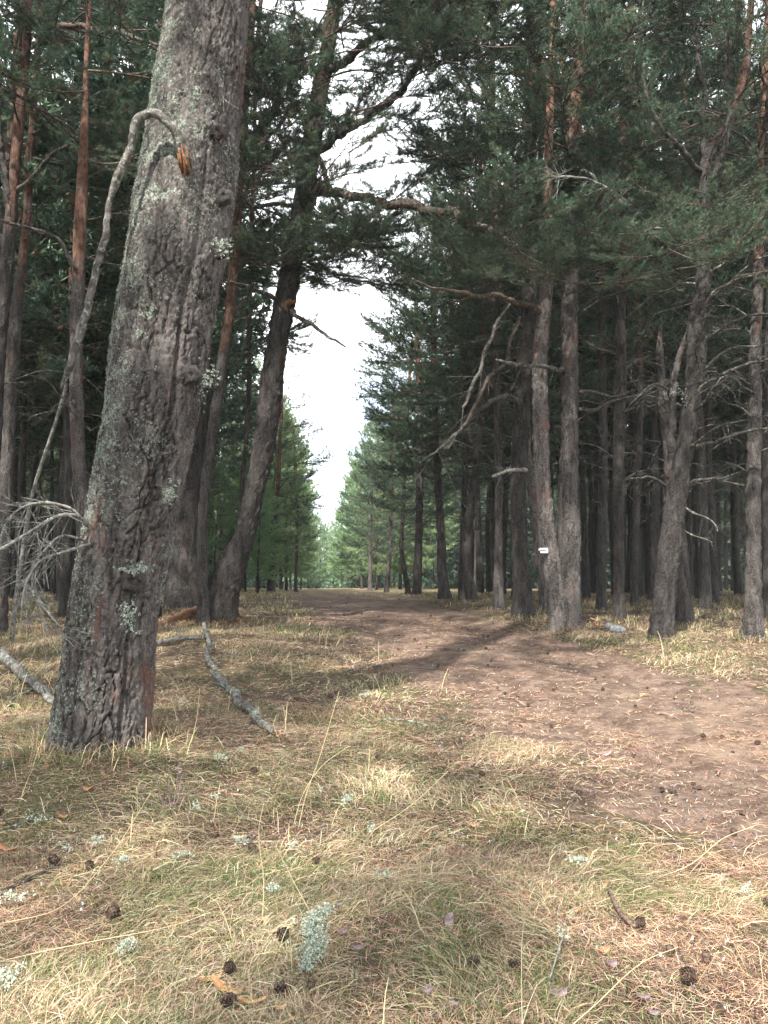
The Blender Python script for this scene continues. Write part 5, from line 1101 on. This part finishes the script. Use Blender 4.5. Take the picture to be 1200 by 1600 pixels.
# forked dry stem sticking up out of the grass
p0 = G(268, 1268); ds = link('dead_plant', None, loc=p0, label='small dead forked stem sticking out of the grass below the thick pine', category='twig')
for k, (dx, dz, dy) in enumerate(((-.10, .16, 0), (-.03, .2, .02), (.06, .17, 0), (.12, .12, -.02), (.03, .22, .03), (-.15, .05, 0))):
    a = Acc(); t = np.linspace(0, 1, 7)[:, None]; a.add(*tube(np.array([dx, dy, dz]) * t + np.array([dx * .4, 0, -.02]) * np.sin(t * 5) * .4, np.linspace(.0042, .0015, 7), 5)); link('shoot', a.mesh('shoot', [M_FLAKE]), ds)
# tall pale grass stalks
for i, (pl, l) in enumerate((([(466, 1300), (476, 1250), (497, 1190), (530, 1080)], 'tallest straw stalk standing above the grass left of centre'), ([(458, 1295), (474, 1240), (505, 1195), (545, 1166)], 'bent straw stalk crossing the tallest stalk'), ([(298, 1166), (306, 1130), (312, 1075)], 'single upright straw right of the thick trunk'),
                            ([(0, 1450), (90, 1420), (170, 1340), (235, 1240)], 'long slanting straw at the left of the foreground'), ([(410, 1445), (412, 1380), (405, 1290), (412, 1255)], 'thin vertical straw in the middle foreground'), ([(490, 1440), (455, 1370), (430, 1320)], 'straw leaning left above the large lichen clump'),
                            ([(0, 1510), (60, 1488), (150, 1470), (290, 1440), (330, 1425)], 'long nearly level straw low at the left'), ([(570, 1310), (640, 1260), (700, 1205)], 'curved straw near the road verge'), ([(690, 1080), (694, 1060), (700, 1045)], 'short seed stalk at the near left road edge'),
                            ([(860, 1640), (930, 1570), (1010, 1500), (1060, 1480)], 'arched straw at the lower right'), ([(1020, 1380), (1080, 1350), (1130, 1310), (1180, 1290)], 'arched straw on the right verge'), ([(145, 1005), (140, 950), (132, 915)], 'pale curved grass stem beside the leaning pine'))):
    b = G(*pl[0]); D = b[1]; rows = [b] + [P(x, y, D + .02 * j) for j, (x, y) in enumerate(pl[1:], 1)]
    rows = [np.array([p[0], p[1], max(p[2], float(H(p[0], p[1])) + .01)]) for p in rows]
    q = smooth_path(np.array(rows), .02) - b; a = Acc(); a.add(*tube(q, np.linspace(.0016, .0009, len(q)) * max(1, D / 3), 4), 0, (.66, .56, .34, 1)); link('grass_stalk', a.mesh('grass_stalk', [M_GRASS]), loc=b, label=l, category='grass stalk', group='tall pale straws standing out of the grass')

def chip(name, px, py, w, h, label, m, cat, seed, lift=.012, curl=.3):
    p = G(px, py); r_ = np.random.default_rng(seed); k = p[1] / FPX; W = w * k / 2; Hh = max(h * k * 1.3, .008) / 2; n = 9
    th = np.arange(n) * 2 * math.pi / n; rr = r_.uniform(.7, 1.15, n); x = np.cos(th) * W * rr; y = np.sin(th) * Hh * rr; z = curl * W * (x / W) ** 2 + r_.normal(size=n) * .001; t = .003
    v = np.concatenate([np.stack([x, y, z + t], -1), np.stack([x * .95, y * .95, z - t], -1), [[0, 0, t * 1.2], [0, 0, -t]]])
    f = [[2 * n, i, (i + 1) % n] for i in range(n)] + [[2 * n + 1, n + (i + 1) % n, n + i] for i in range(n)] + [[i, n + i, n + (i + 1) % n] for i in range(n)] + [[i, n + (i + 1) % n, (i + 1) % n] for i in range(n)]
    a = Acc(); a.add(v, f); return link(name, a.mesh(name, [m], False), loc=(p[0], p[1], p[2] + lift), rot=(r_.uniform(-.3, .3), r_.uniform(-.3, .3), r_.uniform(-.5, .5)), label=label, category=cat)
for i, (px, py, w, h, l) in enumerate(((355, 1562, 60, 16, 'long orange bark chip at the bottom left of centre'), (392, 1583, 44, 12, 'orange wood chip leaning against the large dark cone'), (440, 1588, 20, 14, 'small rusty chip right of the large cone'), (372, 1316, 24, 8, 'small orange chip above the wide lichen clump'), (330, 1545, 40, 8, 'narrow pale wood chip above the long orange chip'))):
    chip('wood_chip', px, py, w, h, l, M_CHIP, 'wood chip', 30 + i, .02)
for i, (px, py, w, h, l) in enumerate(((122, 1366, 20, 12, 'rusty curled leaf between the pair of cones'), (943, 1388, 12, 12, 'small orange leaf right of centre'), (946, 1497, 20, 9, 'orange leaf scale low right of centre'), (10, 1335, 34, 12, 'tan leaf at the left edge'), (100, 1283, 20, 20, 'brown leaf standing in the green grass at the left'), (702, 1450, 14, 34, 'brown curled bark strip in the lower middle'),
                                       (740, 1295, 18, 8, 'orange fleck in the straw by the road verge'), (900, 1432, 10, 8, 'tiny orange leaf in the lower right'), (138, 1238, 18, 18, 'brown leaf below the thick pine'))):
    chip('dry_leaf', px, py, w, h, l, M_LEAF if 'bark' not in l else M_FLAKE, 'leaf', 50 + i, .015, .5)
for i, (px, py, w, h, l) in enumerate(((668, 1557, 24, 12, 'mauve-grey bark flake at the bottom, right of centre'), (535, 1464, 20, 8, 'grey bark flake right of the large lichen clump'), (872, 1562, 26, 18, 'mauve bark flake low in the foreground'), (278, 1205, 16, 10, 'bluish bark flake below the thick pine on its right'), (885, 1375, 16, 10, 'pinkish bark flake beside the grey lichen cluster'), (957, 1515, 20, 16, 'grey curled flake beside the small green leaf'),
                                       (1005, 1566, 26, 12, 'grey-brown flake near the dark open cone'), (710, 1580, 20, 10, 'grey bark bit at the bottom centre'), (560, 1490, 26, 7, 'thin grey flake right of the lichened twig'), (912, 1400, 12, 8, 'pale flake on the brown litter'), (945, 1182, 26, 10, 'pale flat flake on the sunny part of the road'), (690, 1175, 10, 7, 'grey flake on the near road margin'), (470, 1262, 14, 6, 'grey flake by the foot of the tall straw'), (1020, 1590, 20, 12, 'brown flake cut by the bottom edge'))):
    chip('bark_flake', px, py, w, h, l, M_FLAKE, 'bark flake', 80 + i)

# pale stone, sawn wood scraps and a dark lump right of the twin-stemmed pine
def rock(name, px, py, w, h, label, m, seed, cat='stone', rz=0.0, D=None):
    p = G(px, py); k = p[1] / FPX; r_ = np.random.default_rng(seed); n, mm = 20, 12; v = []
    for i in range(mm + 1):
        ph = math.pi * i / mm
        for j in range(n):
            t = 2 * math.pi * j / n; d = np.array([math.sin(ph) * math.cos(t), math.sin(ph) * math.sin(t), math.cos(ph)]); q = 1 + .5 * (float(fbm(d[0] * 1.6 + seed, d[1] * 1.6, d[2] * 1.6, seed)) - .5) + .4 * (float(fbm(d[0] * 5, d[1] * 5, d[2] * 5, seed)) - .5)
            d = np.sign(d) * np.abs(d) ** .85; v.append(d * q * np.array([w * k / 2, w * k * .33, h * k * .62]))
    f = []
    for i in range(mm):
        for j in range(n): a0 = i * n + j; a1 = i * n + (j + 1) % n; f += [[a0, a0 + n, a1 + n], [a0, a1 + n, a1]]
    a = Acc(); a.add(v, f); return link(name, a.mesh(name, [m]), loc=(p[0], p[1], p[2] + h * k * .22), rot=(.0, .30, rz), label=label, category=cat)
rock('stone', 966, 988, 27, 12, 'pale blue-grey stone lying in the grass right of the twin-stemmed pine', M_STONE, 3, rz=.3)
rock('stone', 952, 981, 14, 9, 'small grey stone tucked behind the pale blue-grey stone', M_STONE, 5)
rock('stump', 996, 972, 14, 9, 'low dark stump remnant before the forked pine', M_CONE, 7, 'stump')
rock('stump', 922, 957, 14, 6, 'dark rotting lump behind the twin-stemmed pine', M_CONE, 8, 'stump')
chip('wood_scrap', 930, 974, 20, 8, 'pale split wood scrap behind the stone', M_CHIP, 'wood scrap', 200, .05)
chip('wood_scrap', 935, 984, 16, 9, 'cream wood scrap left of the stone', M_CHIP, 'wood scrap', 201, .05)
chip('wood_scrap', 948, 975, 22, 6, 'brown wood scrap pointing at the stone', M_DEAD, 'wood scrap', 202, .06)

# ------------------------------------------------------------------ thin forest haze
a = Acc(); box(a, (0, 60, 9.5), (260, 220, 27)); 
hm = bpy.data.materials.new('haze'); hm.use_nodes = True; nt = hm.node_tree; nt.nodes.clear(); o_ = N(nt, 'OutputMaterial'); pv = N(nt, 'VolumePrincipled')
pv.inputs['Color'].default_value = (0.86, 0.93, 0.95, 1); pv.inputs['Density'].default_value = 0.0007; nt.links.new(pv.outputs[0], o_.inputs['Volume'])
link('haze', a.mesh('haze', [hm], False), kind='stuff')
